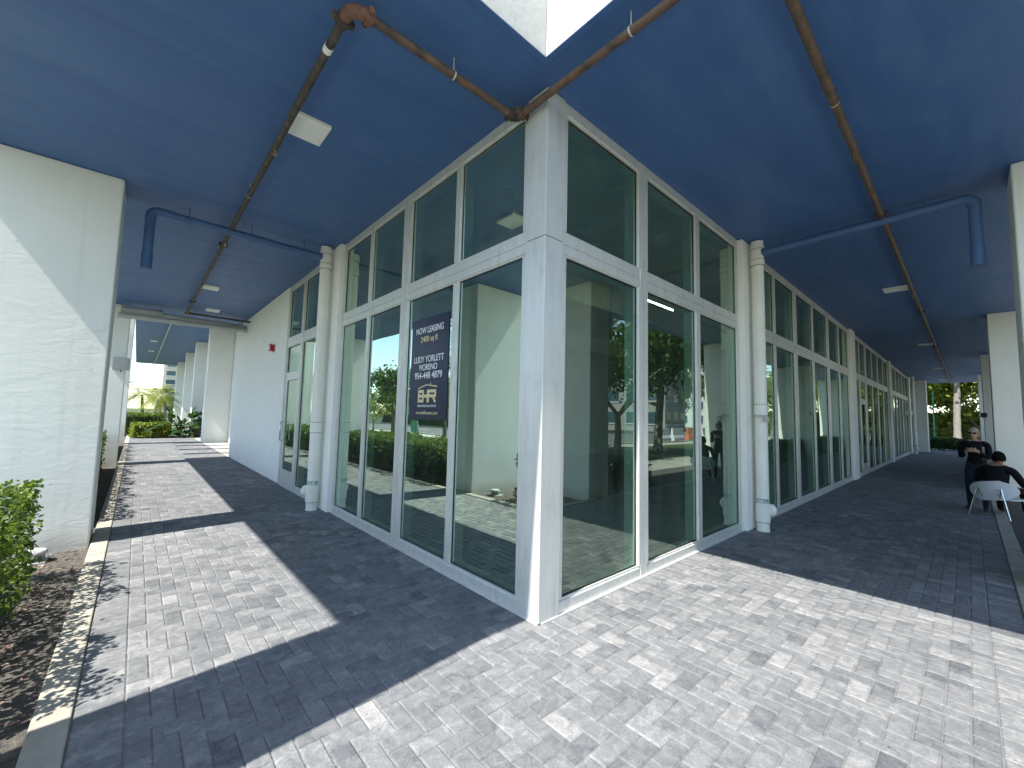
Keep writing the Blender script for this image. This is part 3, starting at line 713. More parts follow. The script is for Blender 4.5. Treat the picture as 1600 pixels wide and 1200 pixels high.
# ------------------------------------------------------------------ ceiling lamps
def lamp(x, y, label, z=H):
    t = empty('ceiling_lamp', (x, y, z), **T(label, 'lamp', 'square white ceiling lamps'))
    mb = MB(); mb.bbox(x-.16, x+.16, y-.185, y+.185, z-.036, z+.002, .006, 2); mb.obj('housing', 'lamp_white', t)
    mb = MB(); mb.bbox(x-.14, x+.14, y-.165, y+.165, z-.040, z-.03, .003, 1); mb.obj('diffuser', 'label_white', t)
lamp(-1.34, 1.985, 'square white ceiling lamp nearest the camera, left of the corner')
lamp(-1.34, 9.35, 'second white ceiling lamp of the left walkway, beyond the blue arm')
lamp(-1.0, 12.0, 'small white ceiling lamp just before the pale drain pipe on the left')
lamp(9.0, -1.40, 'white ceiling lamp nearest the camera on the right walkway')
lamp(17.5, -1.41, 'second white ceiling lamp along the right walkway')
lamp(26.2, -1.42, 'third white ceiling lamp along the right walkway')
lamp(33.5, -1.42, 'farthest white ceiling lamp on the right, close to the opening')
lamp(-1.9, 30.5, 'farther white ceiling lamp beyond the shrubs on the left', HF)
lamp(-1.9, 36.5, 'farthest white ceiling lamp beyond the shrubs on the left', HF)

# ------------------------------------------------------------------ small wall fittings
t = empty('fire_alarm', (-.02, 9.05, 3.1), **T('red fire alarm horn on the white wall beside the left door', 'fire alarm'))
mb = MB(); mb.bbox(-.05, -.018, 8.97, 9.13, 3.03, 3.2, .006, 1); mb.obj('back_box', 'alarm_red', t)
mb = MB(); mb.add([(-.05, 8.99, 3.05), (-.05, 9.11, 3.05), (-.05, 9.11, 3.18), (-.05, 8.99, 3.18), (-.12, 8.96, 3.02), (-.12, 9.14, 3.02), (-.12, 9.14, 3.21), (-.12, 8.96, 3.21)],
                  [(0, 1, 2, 3), (4, 5, 6, 7), (0, 1, 5, 4), (1, 2, 6, 5), (2, 3, 7, 6), (3, 0, 4, 7)]); mb.obj('horn', 'alarm_red', t)
mb = MB(); mb.bbox(-.135, -.118, 9.02, 9.08, 3.08, 3.15, .004, 1); mb.obj('strobe', 'label_white', t)
def wallbox(c, s, label, m_='galvanised'):
    t = empty('wall_box', c, **T(label, 'wall box', 'boxes fixed to the piers'))
    x, y, z = c; a, b, d = s
    mb = MB(); mb.bbox(x-a, x+a, y-b, y+b, z-d, z+d, .01, 2); mb.obj('case', m_, t)
    mb = MB(); mb.bbox(x-a*.8, x+a*.8, y-b-.012, y-b+.002, z-d*.75, z+d*.75, .004, 1); mb.obj('cover', m_, t)
    mb = MB(); mb.tube([(x, y, z-d), (x, y, z-d-.05)], .012, 8); mb.obj('gland', 'gasket', t)
wallbox((-2.80, 13.17, 2.76), (.17, .08, .17), 'grey box on the second left pier above head height')
wallbox((21.66, -2.70, 2.06), (.07, .08, .085), 'dark box on the third right pier', 'gasket')
wallbox((28.4, -.16, 2.25), (.55, .10, .10), 'pale horizontal fitting on the far right facade', 'lamp_white')

# ------------------------------------------------------------------ leasing poster behind the glass
t = empty('leasing_poster', (0.03, 1.83, 1.53), **T('navy leasing poster with white and gold lettering on the left glazing', 'poster'))
PXp = -0.004+0.034+0.0
xs = 0.026
PY0, PY1, PZ0, PZ1 = 1.432, 2.235, 1.535, 2.72
mb = MB(); mb.box(xs, xs+.004, PY0, PY1, PZ0, PZ1); mb.obj('panel', 'poster_navy', t)
pc = (PY0+PY1)/2; pw = PY1-PY0
def ptxt(s, z, hgt, width, m_, bold=0.0):
    mt = Matrix(((0, 0, -1, xs-.0025), (-1, 0, 0, pc), (0, 1, 0, z), (0, 0, 0, 1)))
    put_text(s, hgt, mt, m_, t, fit=width, bold=bold)
PH = PZ1-PZ0
ptxt('NOW LEASING', PZ0+PH*.875, .105, pw*.74, 'poster_white', .0007)
ptxt('2400 sq ft', PZ0+PH*.785, .095, pw*.46, 'poster_gold', .0006)
ptxt('LUDY YORLETT', PZ0+PH*.585, .105, pw*.80, 'poster_white', .0006)
ptxt('MORENO', PZ0+PH*.505, .100, pw*.48, 'poster_white', .0006)
ptxt('954-448 4879', PZ0+PH*.425, .110, pw*.74, 'poster_white', .0007)
ptxt('BELLHOUSE REAL ESTATE', PZ0+PH*.130, .034, pw*.50, 'poster_white')
ptxt('www.bellhousere.com', PZ0+PH*.065, .058, pw*.58, 'poster_gold')
mb = MB(); x0 = xs-.003; x1 = xs-.0005
L0 = pc+.20; zb = PZ0+PH*.165; hh = .145; st = .034
def lb(a0, a1, z0, z1): mb.box(x0, x1, L0-a0, L0-a1, zb+z0, zb+z1)
for (z0, z1) in ((0, st), (hh/2-st/2, hh/2+st/2), (hh-st, hh)): lb(0, .125, z0, z1)
lb(0, .03, st, hh/2-st/2); lb(0, .03, hh/2+st/2, hh-st); lb(.10, .13, st, hh/2-st/2); lb(.10, .13, hh/2+st/2, hh-st)
lb(.13, .20, hh/2-st/2, hh/2+st/2); lb(.20, .245, 0, hh)
lb(.245, .39, hh-st, hh); lb(.245, .39, hh/2-st/2, hh/2+st/2); lb(.36, .395, hh/2+st/2, hh-st)
mb.add([(x0, L0-.32, zb+hh/2-st/2), (x0, L0-.36, zb+hh/2-st/2), (x0, L0-.40, zb), (x0, L0-.355, zb)], [(0, 1, 2, 3)])
for (a0, b0, a1, b1) in ((-.01, .155, .19, .195), (.19, .195, .41, .168)):
    mb.add([(x0, L0-a0, zb+b0), (x0, L0-a1, zb+b1), (x0, L0-a1, zb+b1+.016), (x0, L0-a0, zb+b0+.010)], [(0, 1, 2, 3)])
lb(.262, .276, .19, .22)
mb.obj('logo', 'poster_gold', t, False)

# ------------------------------------------------------------------ foliage
def quads_mesh(name, C, U_, V_, m_):
    n = len(C); v = np.empty((n, 4, 3), dtype=np.float64)
    v[:, 0] = C-U_; v[:, 1] = C-V_; v[:, 2] = C+U_; v[:, 3] = C+V_
    me = bpy.data.meshes.new(name); me.vertices.add(4*n); me.vertices.foreach_set('co', v.reshape(-1).astype(np.float32))
    me.loops.add(4*n); me.loops.foreach_set('vertex_index', np.arange(4*n, dtype=np.int32))
    me.polygons.add(n); me.polygons.foreach_set('loop_start', np.arange(0, 4*n, 4, dtype=np.int32)); me.polygons.foreach_set('loop_total', np.full(n, 4, dtype=np.int32))
    me.materials.append(MATS[m_]); me.update(calc_edges=True); return me
def unit(a): return a/np.linalg.norm(a, axis=1, keepdims=True)
def leaves(C, size, up=0.5, m_='leaf_tree', name='foliage', asp=0.5):
    n = len(C); nr = unit(nrg.normal(size=(n, 3))+(np.array([0, 0, up]) if np.isscalar(up) else np.array(up))); a = unit(np.cross(nr, nrg.normal(size=(n, 3)))); b = np.cross(nr, a)
    s = size*nrg.uniform(.45, 1.45, (n, 1)); return quads_mesh(name, C, a*s*.5, b*s*.5*asp*1.4, m_)
def hedge(x0, x1, y0, y1, h, n, size, label, m_='leaf_hedge', z0=-.045, group=None, up=.7):
    t = empty('hedge', ((x0+x1)/2, (y0+y1)/2, z0), **T(label, 'hedge', group))
    L, D = x1-x0, y1-y0
    P = nrg.uniform(0, 1, (n, 3)); face = nrg.choice(5, n, p=np.array([L*D, L*h, L*h, D*h, D*h])/(L*D+2*L*h+2*D*h))
    dep = np.abs(nrg.normal(0, .055, n))
    C = np.stack([x0+P[:, 0]*L, y0+P[:, 1]*D, .08+P[:, 2]*(h-.08)], 1)
    C[face == 0, 2] = h-dep[face == 0]; C[face == 1, 1] = y0+dep[face == 1]; C[face == 2, 1] = y1-dep[face == 2]; C[face == 3, 0] = x0+dep[face == 3]; C[face == 4, 0] = x1-dep[face == 4]
    wob = .055*np.sin(C[:, 0]*5.1+C[:, 1]*3.7)+.045*np.sin(C[:, 1]*7.3-C[:, 2]*6+C[:, 0]*2)+.035*np.sin(C[:, 1]*13+C[:, 0]*11+C[:, 2]*9)
    ctr = np.array([(x0+x1)/2, (y0+y1)/2, h/2]); dirn = C-ctr; dirn /= np.array([L/2, D/2, h/2]); 
    C += unit(dirn)*wob[:, None]+nrg.normal(0, .02, (n, 3)); C[:, 2] = np.maximum(C[:, 2], .03)
    # rounded shoulders
    me = leaves(C+np.array([0, 0, z0]), size, up, m_, 'foliage', .62); link('foliage', me, t)
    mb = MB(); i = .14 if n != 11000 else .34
    mb.bbox(x0+i, x1-i, y0+i, y1-i, z0+.14, z0+h-i, .05, 2); mb.obj('light_block_core', 'hedge_core', t)  # solid dark box added inside the hedge to block light between the leaves
    mb = MB()
    for k in range(max(4, int((L+D)*5))):
        a, b = rnd.uniform(x0+.1, x1-.1), rnd.uniform(y0+.1, y1-.1); mb.tube([(a, b, z0-.01), (a+rnd.uniform(-.05, .05), b+rnd.uniform(-.05, .05), z0+.3)], [.012, .008], 5)
    mb.obj('stems', 'bark', t); return t
hedge(-4.15, -3.05, 0.95, 3.72, .90, 11000, .042, 'clipped green hedge at the left edge before the large pier')
hedge(-4.2, -3.0, 5.75, 13.0, .95, 17000, .055, 'sunlit hedge between the first and second left piers')
hedge(-4.2, -3.0, 14.4, 21.6, .90, 8000, .07, 'hedge between the second and third left piers')
hedge(-2.5, -1.0, 26.6, 28.4, .75, 7000, .08, 'low sunlit shrub hedge closing the left walkway', 'leaf_light')
hedge(-3.6, -1.2, 29.5, 31.5, 1.25, 6000, .09, 'taller sunlit hedge behind the low shrub hedge on the left')
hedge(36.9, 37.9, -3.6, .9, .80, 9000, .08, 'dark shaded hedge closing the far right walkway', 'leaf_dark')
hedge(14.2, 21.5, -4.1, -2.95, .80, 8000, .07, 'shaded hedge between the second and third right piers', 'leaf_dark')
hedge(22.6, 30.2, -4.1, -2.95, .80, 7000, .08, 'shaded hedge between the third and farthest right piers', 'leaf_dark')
hedge(5.2, 7.6, -4.2, -3.3, .55, 4000, .06, 'low shrub row behind the right edge pier', 'leaf_dark')
hedge(-26.9, -26.2, -30, 60, 1.5, 14000, .16, 'long hedge on the far side of the left road')

def limb(mb, p, d, l, r, depth, tips):
    q = p+d*l; mid = (p+q)/2+Vector((rnd.uniform(-1, 1), rnd.uniform(-1, 1), 0))*l*.06
    mb.tube([p, mid, q], [r, r*.82, r*.62], 7 if r > .04 else 5, False)
    if depth == 0: tips.append(q); return
    for k in range(rnd.choice((2, 3, 3))):
        nd = (d+Vector((rnd.uniform(-1, 1), rnd.uniform(-1, 1), rnd.uniform(-.25, .75)))*.72).normalized()
        limb(mb, q, nd, l*rnd.uniform(.62, .85), r*.58, depth-1, tips)
    tips.append(q)
def tree_meshes(th, spread, nleaf, size, m_, depth=3, seed=1, up=.5):
    global rnd
    rnd = random.Random(seed); mb = MB(); tips = []
    mb.tube([(0, 0, -.1), (0, 0, .15), (.03, .02, th*.5), (0, 0, th)], [.24, .17, .14, .12], 10, False)
    for k in range(5):
        a = 2*math.pi*k/5+rnd.uniform(-.4, .4); limb(mb, Vector((0, 0, th*rnd.uniform(.85, 1.0))), Vector((math.cos(a)*.8, math.sin(a)*.8, rnd.uniform(.5, 1.0))).normalized(), spread*.36, .08, depth, tips)
    tr = mb.mesh('trunk', 'bark', False)
    tp = np.array([t_[:] for t_ in tips]); idx = nrg.integers(0, len(tp), nleaf)
    off = nrg.normal(0, 1, (nleaf, 3)); off = unit(off)*np.abs(nrg.normal(0, spread*.125, (nleaf, 1))); off[:, 2] *= .7
    cr_ = leaves(tp[idx]+off, size, up, m_, 'crown', .6)
    rnd = random.Random(seed+100); return tr, cr_
TREES = [tree_meshes(2.2, 4.2, 9000, .17, 'leaf_tree', 3, 3), tree_meshes(1.8, 3.4, 8000, .14, 'leaf_light', 3, 5), tree_meshes(3.4, 7.0, 16000, .26, 'leaf_tree', 3, 9), tree_meshes(2.6, 7.5, 18000, .26, 'leaf_light', 3, 12), tree_meshes(.9, 8.0, 34000, .30, 'leaf_light', 3, 15, (-1.3, 0, .9)), tree_meshes(1.7, 4.6, 20000, .17, 'leaf_tree', 3, 21)]
def tree(k, x, y, s, rz, label, group=None, z=-.065):
    t = empty('tree', (x, y, z), **T(label, 'tree', group)); t.rotation_euler[2] = rz; t.scale = (s, s, s)
    for nm, me in zip(('trunk', 'crown'), TREES[k]):
        o = bpy.data.objects.new(nm, me); COL.objects.link(o); o.parent = t
    return t
def palm_meshes(hgt, nf, fl, lean, m_='leaf_palm', seed=2, r=.16):
    rg = random.Random(seed); mb = MB(); n_ = 14
    pts = [(lean*(i/n_)**1.6, 0, hgt*i/n_) for i in range(n_+1)]; rs = [r*(1.35 if i == 0 else 1.0-.25*i/n_)*(1.03 if i % 2 else .97) for i in range(n_+1)]
    mb.tube([(0, 0, -.1)]+pts, [r*1.5]+rs, 12, False); tr = mb.mesh('trunk', 'palm_bark', False)
    C, U_, V_ = [], [], []
    top = Vector((lean, 0, hgt))
    for k in range(nf):
        a = 2*math.pi*k/nf*2.4+rg.uniform(-.2, .2); el = rg.uniform(-.25, 1.25); l = fl*rg.uniform(.8, 1.1); p = top.copy(); d = Vector((math.cos(a)*math.cos(el), math.sin(a)*math.cos(el), math.sin(el)))
        ns = 26
        for j in range(ns):
            p = p+d*l/ns; d = (d+Vector((0, 0, -.075))).normalized()
            if j < 3: continue
            sd = d.cross(Vector((0, 0, 1))).normalized(); ln = l*.23*math.sin(math.pi*(j/ns)**.7*.92+.15)
            for sg in (-1, 1):
                ld = (sd*sg+d*.55+Vector((0, 0, -.35+rg.uniform(-.2, .2)))).normalized()
                C.append(p+ld*ln*.5); U_.append(ld*ln*.5); V_.append(d*.020*fl/2)
            C.append(p); U_.append(d*l/ns*.6); V_.append(sd*.015)
    return tr, quads_mesh('fronds', np.array([c_[:] for c_ in C]), np.array([c_[:] for c_ in U_]), np.array([c_[:] for c_ in V_]), m_)
PALMS = [palm_meshes(3.4, 22, 2.3, .35, 'leaf_palm', 2), palm_meshes(6.2, 24, 2.6, .9, 'leaf_palm', 4, .2), palm_meshes(2.4, 22, 2.0, .2, 'leaf_light', 6, .12), palm_meshes(8.5, 22, 2.8, -.5, 'leaf_palm', 8, .25)]
def palm(k, x, y, s, rz, label, group=None):
    t = empty('palm_tree', (x, y, -.065), **T(label, 'palm tree', group)); t.rotation_euler[2] = rz; t.scale = (s, s, s)
    for nm, me in zip(('trunk', 'fronds'), PALMS[k]):
        o = bpy.data.objects.new(nm, me); COL.objects.link(o); o.parent = t
    return t
GL = 'street trees mirrored in the left glazing'; GR = 'trees mirrored in the right glazing'
# beyond the left bed (mirrored in the left facade)
tree(0, -9.0, 21.0, .78, .3, 'broad street tree mirrored in the third and fourth left panes', GL)
tree(1, -12.0, 30.5, .55, 1.3, 'small round street tree mirrored below the broad crown', GL)
palm(0, -8.2, 12.6, 1.25, 2.2, 'palm tree mirrored beside the leasing poster')
tree(1, -11.5, 19.0, .8, 2.3, 'thin light-green street tree mirrored at the leasing poster foot', GL)
tree(2, -29.5, 22, .55, .3, 'large tree across the left road, nearest the poster reflection', GL)
tree(2, -30, 44, .6, 1.3, 'large tree across the left road, middle of the row', GL)
tree(3, -29, 62, .6, 2.0, 'pale leafy tree across the left road, far end of the row', GL)
palm(2, -9.5, 39, 1.3, .5, 'short palm mirrored in the left storefront door', None)
tree(0, -9.0, 47.0, 1.1, 2.0, 'street tree mirrored in the left storefront door', GL)
# beyond the right bed (mirrored in the right facade)
tree(5, 14.2, -8.6, 1.1, 1.1, 'dense dark tree mirrored in the second right pane', GR)
palm(0, 17.8, -8.6, 1.45, .2, 'feathery palm mirrored in the third right pane')
tree(5, 11.4, -9.6, .9, 3.0, 'smaller leafy tree mirrored behind the dense dark tree', GR)
tree(5, 22, -28.5, 1.5, 2.6, 'wide tree on the lawn mirrored behind the palm', GR)
palm(1, 25.0, -8.6, 1.0, 3.6, 'tall leaning palm mirrored beside the right downspout')
tree(5, 37, -29, 1.6, .4, 'wide tree near the far road corner on the right', GR)
tree(3, 66, -30, 1.0, .9, 'leafy tree across the far road on the right', GR)
palm(1, 56, -14, 1.1, 1.0, 'palm on the far right lawn mirrored at the end panes')
# straight view at the far ends
tree(4, 63.5, -3.5, 1.1, .2, 'big yellow-green tree filling the far right opening')
tree(4, 65.0, 4.5, 1.2, .9, 'big tree behind the far right opening, left side')
tree(4, 66, -10.5, 1.2, -.5, 'big tree behind the far right opening, right side')
palm(3, 58.0, -1.5, 1.15, 2.4, 'pale-trunked palm standing in the far right opening')
for i, (px, py, s) in enumerate(((-1.4, 40, .95), (-.9, 46, 1.1), (-1.9, 52, 1.2), (0.1, 60, 1.3))):
    palm(2, px, py, s, i*1.3, ('small yellow-green palm nearest beyond the left shrubs', 'small yellow-green palm second beyond the left shrubs', 'small yellow-green palm left of the far row beyond the shrubs', 'small yellow-green palm farthest beyond the left shrubs')[i], 'young palms beyond the left walkway')
tree(1, -6.5, 52, 1.2, .6, 'dark leafy tree beside the young palms beyond the left walkway')
hedge(64.5, 66.5, -18, 14, 3.0, 16000, .34, 'bank of yellow-green shrubs behind the far right opening', 'leaf_light', up=(-1.6, 0, .9))
hedge(-12, 44, -31.5, -30, 2.6, 16000, .24, 'long tall hedge across the right-hand road', 'leaf_tree')
hedge(59.0, 60.5, -9, -3.0, 1.3, 5000, .2, 'low shrubs right of the pale palm trunk in the far opening', 'leaf_tree')
# dark broad-leaved shrub in the shaded corner at far left
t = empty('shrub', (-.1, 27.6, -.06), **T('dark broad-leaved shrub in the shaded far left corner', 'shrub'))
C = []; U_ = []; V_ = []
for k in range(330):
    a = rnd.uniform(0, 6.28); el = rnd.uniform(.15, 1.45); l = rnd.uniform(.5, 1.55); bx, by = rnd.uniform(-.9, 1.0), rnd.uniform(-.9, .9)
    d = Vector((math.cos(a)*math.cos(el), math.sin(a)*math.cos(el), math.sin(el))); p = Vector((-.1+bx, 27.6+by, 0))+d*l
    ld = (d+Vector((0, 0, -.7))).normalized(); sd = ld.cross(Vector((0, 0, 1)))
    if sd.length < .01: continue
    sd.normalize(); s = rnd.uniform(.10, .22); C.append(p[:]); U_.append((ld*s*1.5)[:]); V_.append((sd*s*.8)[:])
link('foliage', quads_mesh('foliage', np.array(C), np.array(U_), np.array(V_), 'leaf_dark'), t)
mb = MB()
for k in range(14):
    a = rnd.uniform(0, 6.28); mb.tube([(-.1+.3*math.cos(a), 27.6+.3*math.sin(a), -.06), (-.1+.7*math.cos(a), 27.6+.7*math.sin(a), .8)], [.03, .015], 6)
mb.obj('stems', 'bark', t)
# planter bed soil for the far-left shrubs
sheet('planting_bed', [(-2.7, 1.0, 26.3, 32)], -0.02, 'mulch')
sheet('sidewalk', [(0.0, 1.0, 14.4, 26.3)], -0.012, 'sidewalk')
sheet('planting_bed', [(36.6, 38.1, -4.0, 3)], 0.0, 'mulch')

# leaf litter and mulch chips in the left bed
n = 2600
C = np.stack([nrg.uniform(-3.05, -2.71, n)-nrg.exponential(.25, n), nrg.uniform(.4, 13, n), np.full(n, -.036)], 1)
nr = unit(nrg.normal(0, .35, (n, 3))+np.array([0, 0, 1])); a = unit(np.cross(nr, nrg.normal(size=(n, 3)))); b = np.cross(nr, a); s = nrg.uniform(.008, .03, (n, 1))
mulchm = mat('mulch_chip', (0.1, 0.08, 0.06), 0.9)
g = N(mulchm, 'ShaderNodeNewGeometry'); base(mulchm, ramp(mulchm, g.outputs['Random Per Island'], [(0, (.05, .035, .025)), (.6, (.16, .12, .085)), (.9, (.30, .25, .19)), (1, (.26, .08, .05))]))
link('mulch_chips', quads_mesh('mulch_chips', C, a*s, b*s*.45, 'mulch_chip'), None, kind='stuff', label='loose mulch chips and dry leaves in the left bed', category='mulch')
# grit in the joint line by the kerb and on the paving
n = 260
C = np.stack([np.concatenate([nrg.normal(-2.549, .006, 160), nrg.uniform(-2.3, 2.5, 100)]), np.concatenate([nrg.uniform(-.2, 9, 160), nrg.uniform(-2.2, 0, 100)]), np.full(n, .004)], 1)
m_ok = (C[:, 0] < 0.0) | (C[:, 1] < -.05); C = C[m_ok]; n = len(C)
nr = unit(nrg.normal(0, .5, (n, 3))+np.array([0, 0, 1])); a = unit(np.cross(nr, nrg.normal(size=(n, 3)))); b = np.cross(nr, a); s = nrg.uniform(.002, .007, (n, 1))
link('leaf_litter', quads_mesh('leaf_litter', C, a*s, b*s*.7, 'mulch_chip'), None, kind='stuff', label='scattered grit and leaf crumbs on the paving', category='litter')

# ground light by the first pier
t = empty('ground_light', (-3.1, 4.32, -.045), **T('low round grey ground light between hedge and large left pier', 'ground light'))
mb = MB(); mb.tube([(-3.1, 4.32, -.05), (-3.1, 4.32, .045)], [.085, .08], 20); mb.obj('body', 'uplight_grey', t)
mb = MB(); mb.tube([(-3.1, 4.32, .045), (-3.1, 4.32, .065), (-3.1, 4.32, .08)], [.1, .1, .085], 20); mb.obj('rim', 'galvanised', t)
mb = MB(); mb.bbox(-3.25, -3.0, 4.2, 4.46, -.06, -.025, .01, 1); mb.obj('pad', 'uplight_grey', t)

# ------------------------------------------------------------------ street furniture mirrored in the glass / far views
def barrier(x, y, rz, label):
    t = empty('traffic_barrier', (x, y, -.058), **T(label, 'barrier', 'orange and white road barriers')); t.rotation_euler[2] = rz
    mb = MB(); mb.add([(-.9, -.22, 0), (.9, -.22, 0), (.9, .22, 0), (-.9, .22, 0), (-.88, -.2, .25), (.88, -.2, .25), (.88, .2, .25), (-.88, .2, .25), (-.85, -.09, .5), (.85, -.09, .5), (.85, .09, .5), (-.85, .09, .5), (-.84, -.07, 1.0), (.84, -.07, 1.0), (.84, .07, 1.0), (-.84, .07, 1.0)],
                      [(0, 3, 2, 1), (12, 13, 14, 15)]+[(r_+q, r_+(q+1) % 4, r_+4+(q+1) % 4, r_+4+q) for r_ in (0, 4, 8) for q in range(4)])
    o = mb.mesh('body', 'barrier_orange' if rnd.random() < .55 else 'barrier_white'); ob = bpy.data.objects.new('body', o); COL.objects.link(ob); ob.parent = t
for i, (x, y) in enumerate(((27.5, -13.4), (30.0, -13.5), (32.6, -13.4), (35.4, -13.6), (38.6, -13.5))):
    barrier(x, y, rnd.uniform(-.1, .1), ('road barrier at the near end of the row along the right-hand road', 'road barrier next to the near end of the roadside row', 'road barrier in the middle of the roadside row', 'road barrier next to the far end of the roadside row', 'road barrier at the far end of the roadside row')[i])
for i, (x, y) in enumerate(((-13.9, 27.0),)):
    t = empty('sandwich_board', (x, y, -.04), **T('white sandwich board on the pavement mirrored in the left glazing', 'sandwich board')); 
    mb = MB(); mb.add([(-.3, -.4, 0), (-.3, .4, 0), (-.04, .4, 1.1), (-.04, -.4, 1.1), (-.27, -.4, 0), (-.27, .4, 0), (-.01, .4, 1.1), (-.01, -.4, 1.1)], [(0, 1, 2, 3), (4, 5, 6, 7), (0, 1, 5, 4), (1, 2, 6, 5), (2, 3, 7, 6), (3, 0, 4, 7)])
    o = mb.obj('panel', 'barrier_white', t); o.location = t.location; o.matrix_parent_inverse = t.matrix_basis.inverted()
    mb = MB(); mb.box(.03, .06, -.4, .4, 0, 1.1); o = mb.obj('rear_panel', 'post_green', t); o.location = t.location; o.matrix_parent_inverse = t.matrix_basis.inverted()
def pole(x, y, h, r, m_, label, arms=True):
    t = empty('utility_pole', (x, y, 0), **T(label, 'pole'))
    mb = MB(); mb.tube([(x, y, -.1), (x, y, h)], [r, r*.7], 10); mb.obj('shaft', m_, t)
    if arms:
        mb = MB(); mb.box(x-.05, x+.05, y-1.2, y+1.2, h-.9, h-.78); mb.obj('crossarm', 'bark', t)
        for z_, dy in ((h-.7, -1), (h-.7, 1), (h-2.2, 0)):
            mb = MB(); mb.tube([(x, y+dy+k*3, z_-1.0*(1-((k-10)/10)**2)*.8) for k in range(21)], .015, 4, False); mb.tube([(x, y+dy-k*3, z_-1.0*(1-((k-10)/10)**2)*.8) for k in range(21)], .015, 4, False); mb.obj('wire', 'gasket', t)
pole(57.2, -6.6, 9, .28, 'sidewalk', 'pale utility pole at the right side of the far opening')
pole(42.0, -.55, 4.2, .05, 'post_green', 'thin green post at the left side of the far right opening', False)
pole(-3.55, 75, 11, .12, 'galvanised', 'thin lamp post against the sky at far left', False)

def far_building(x0, x1, y0, y1, h, m_, floors, label, faces='-X', bays=6, glassy=False):
    t = empty('far_building', ((x0+x1)/2, (y0+y1)/2, 0), **T(label, 'building', 'buildings across the streets'))
    mb = MB(); mb.box(x0, x1, y0, y1, -.1, h); mb.obj('wall', m_, t)
    mb = MB(); mb.box(x0-.25, x1+.25, y0-.25, y1+.25, h, h+.5); mb.obj('roof', m_, t)
    fh = h/floors
    for f in faces.split():
        ax = f[1]; sg = 1 if f[0] == '+' else -1
        a0, a1 = (y0, y1) if ax == 'X' else (x0, x1); pl = {'+X': x1, '-X': x0, '+Y': y1, '-Y': y0}[f]
        bw = (a1-a0)/bays
        for k in range(floors):
            for q in range(bays):
                u0_, u1_ = a0+q*bw+bw*.2, a0+(q+1)*bw-bw*.2; z0, z1 = k*fh+fh*.3, k*fh+fh*.82
                if glassy: u0_, u1_ = a0+q*bw+.06, a0+(q+1)*bw-.06
                mb = MB(); o0, o1 = pl-.05*sg, pl+.03*sg
                if ax == 'X': mb.box(o0, o1, u0_, u1_, z0, z1)
                else: mb.box(u0_, u1_, o0, o1, z0, z1)
                w = mb.obj('window', 'far_glass', t)
                mb = MB()
                if ax == 'X': mb.box(o0, pl+.12*sg, u0_-.1, u1_+.1, z0-.12, z0-.01)
                else: mb.box(u0_-.1, u1_+.1, o0, pl+.12*sg, z0-.12, z0-.01)
                mb.obj('sill', 'facade_white', w)
far_building(2.6, 16, 150, 165, 15, 'tower_beige', 6, 'beige apartment tower beyond the left walkway', '-Y', 4)
far_building(-60, -38, 10, 40, 7.5, 'facade_white', 2, 'low white building across the left road', '+X', 6)
far_building(-62, -40, 55, 85, 5.5, 'facade_green', 1, 'low green-walled building across the left road', '+X', 7)
far_building(20, 48, -66, -50, 9, 'facade_green', 3, 'green-glass building across the right-hand road', '+Y', 8, True)
far_building(52.0, 58, -36, -26, 13, 'facade_grey', 4, 'narrow grey block at the road corner mirrored in the right panes', '+Y -X', 3)
far_building(95, 125, -60, -35, 26, 'facade_white', 8, 'white apartment block mirrored at the far right panes', '-X +Y', 7)
far_building(-8, 14, -62, -48, 6, 'facade_white', 2, 'low white shop across the right-hand road', '+Y', 6)
sheet('driveway', [(38.2, 46, -12, 8)], -0.05, 'sidewalk')

# ------------------------------------------------------------------ people
def skin_body(name, V_, E_, mats_, classify, parent, sub=2):
    """V_: {name:(x,y,z,r)}, E_: pairs; one continuous mesh via the Skin modifier."""
    names = list(V_); idx = {k: i for i, k in enumerate(names)}
    me = bpy.data.meshes.new(name); me.from_pydata([V_[k][:3] for k in names], [(idx[a], idx[b]) for a, b in E_], []); me.update()
    o = bpy.data.objects.new(name, me); COL.objects.link(o)
    md = o.modifiers.new('skin', 'SKIN'); md.use_smooth_shade = True
    sv = me.skin_vertices[0].data
    for k in names:
        rr = V_[k][3]; rr = rr if isinstance(rr, tuple) else (rr, rr); sv[idx[k]].radius = rr; sv[idx[k]].use_root = (k == names[0])
    sb = o.modifiers.new('sub', 'SUBSURF'); sb.levels = sub; sb.render_levels = sub
    bpy.context.view_layer.update(); dg = bpy.context.evaluated_depsgraph_get()
    m2 = bpy.data.meshes.new_from_object(o.evaluated_get(dg)); bpy.data.objects.remove(o); m2.name = name
    m2.materials.clear()
    for q in mats_: m2.materials.append(MATS[q])
    for p in m2.polygons: p.material_index = classify(p.center); p.use_smooth = True
    return link(name, m2, parent)
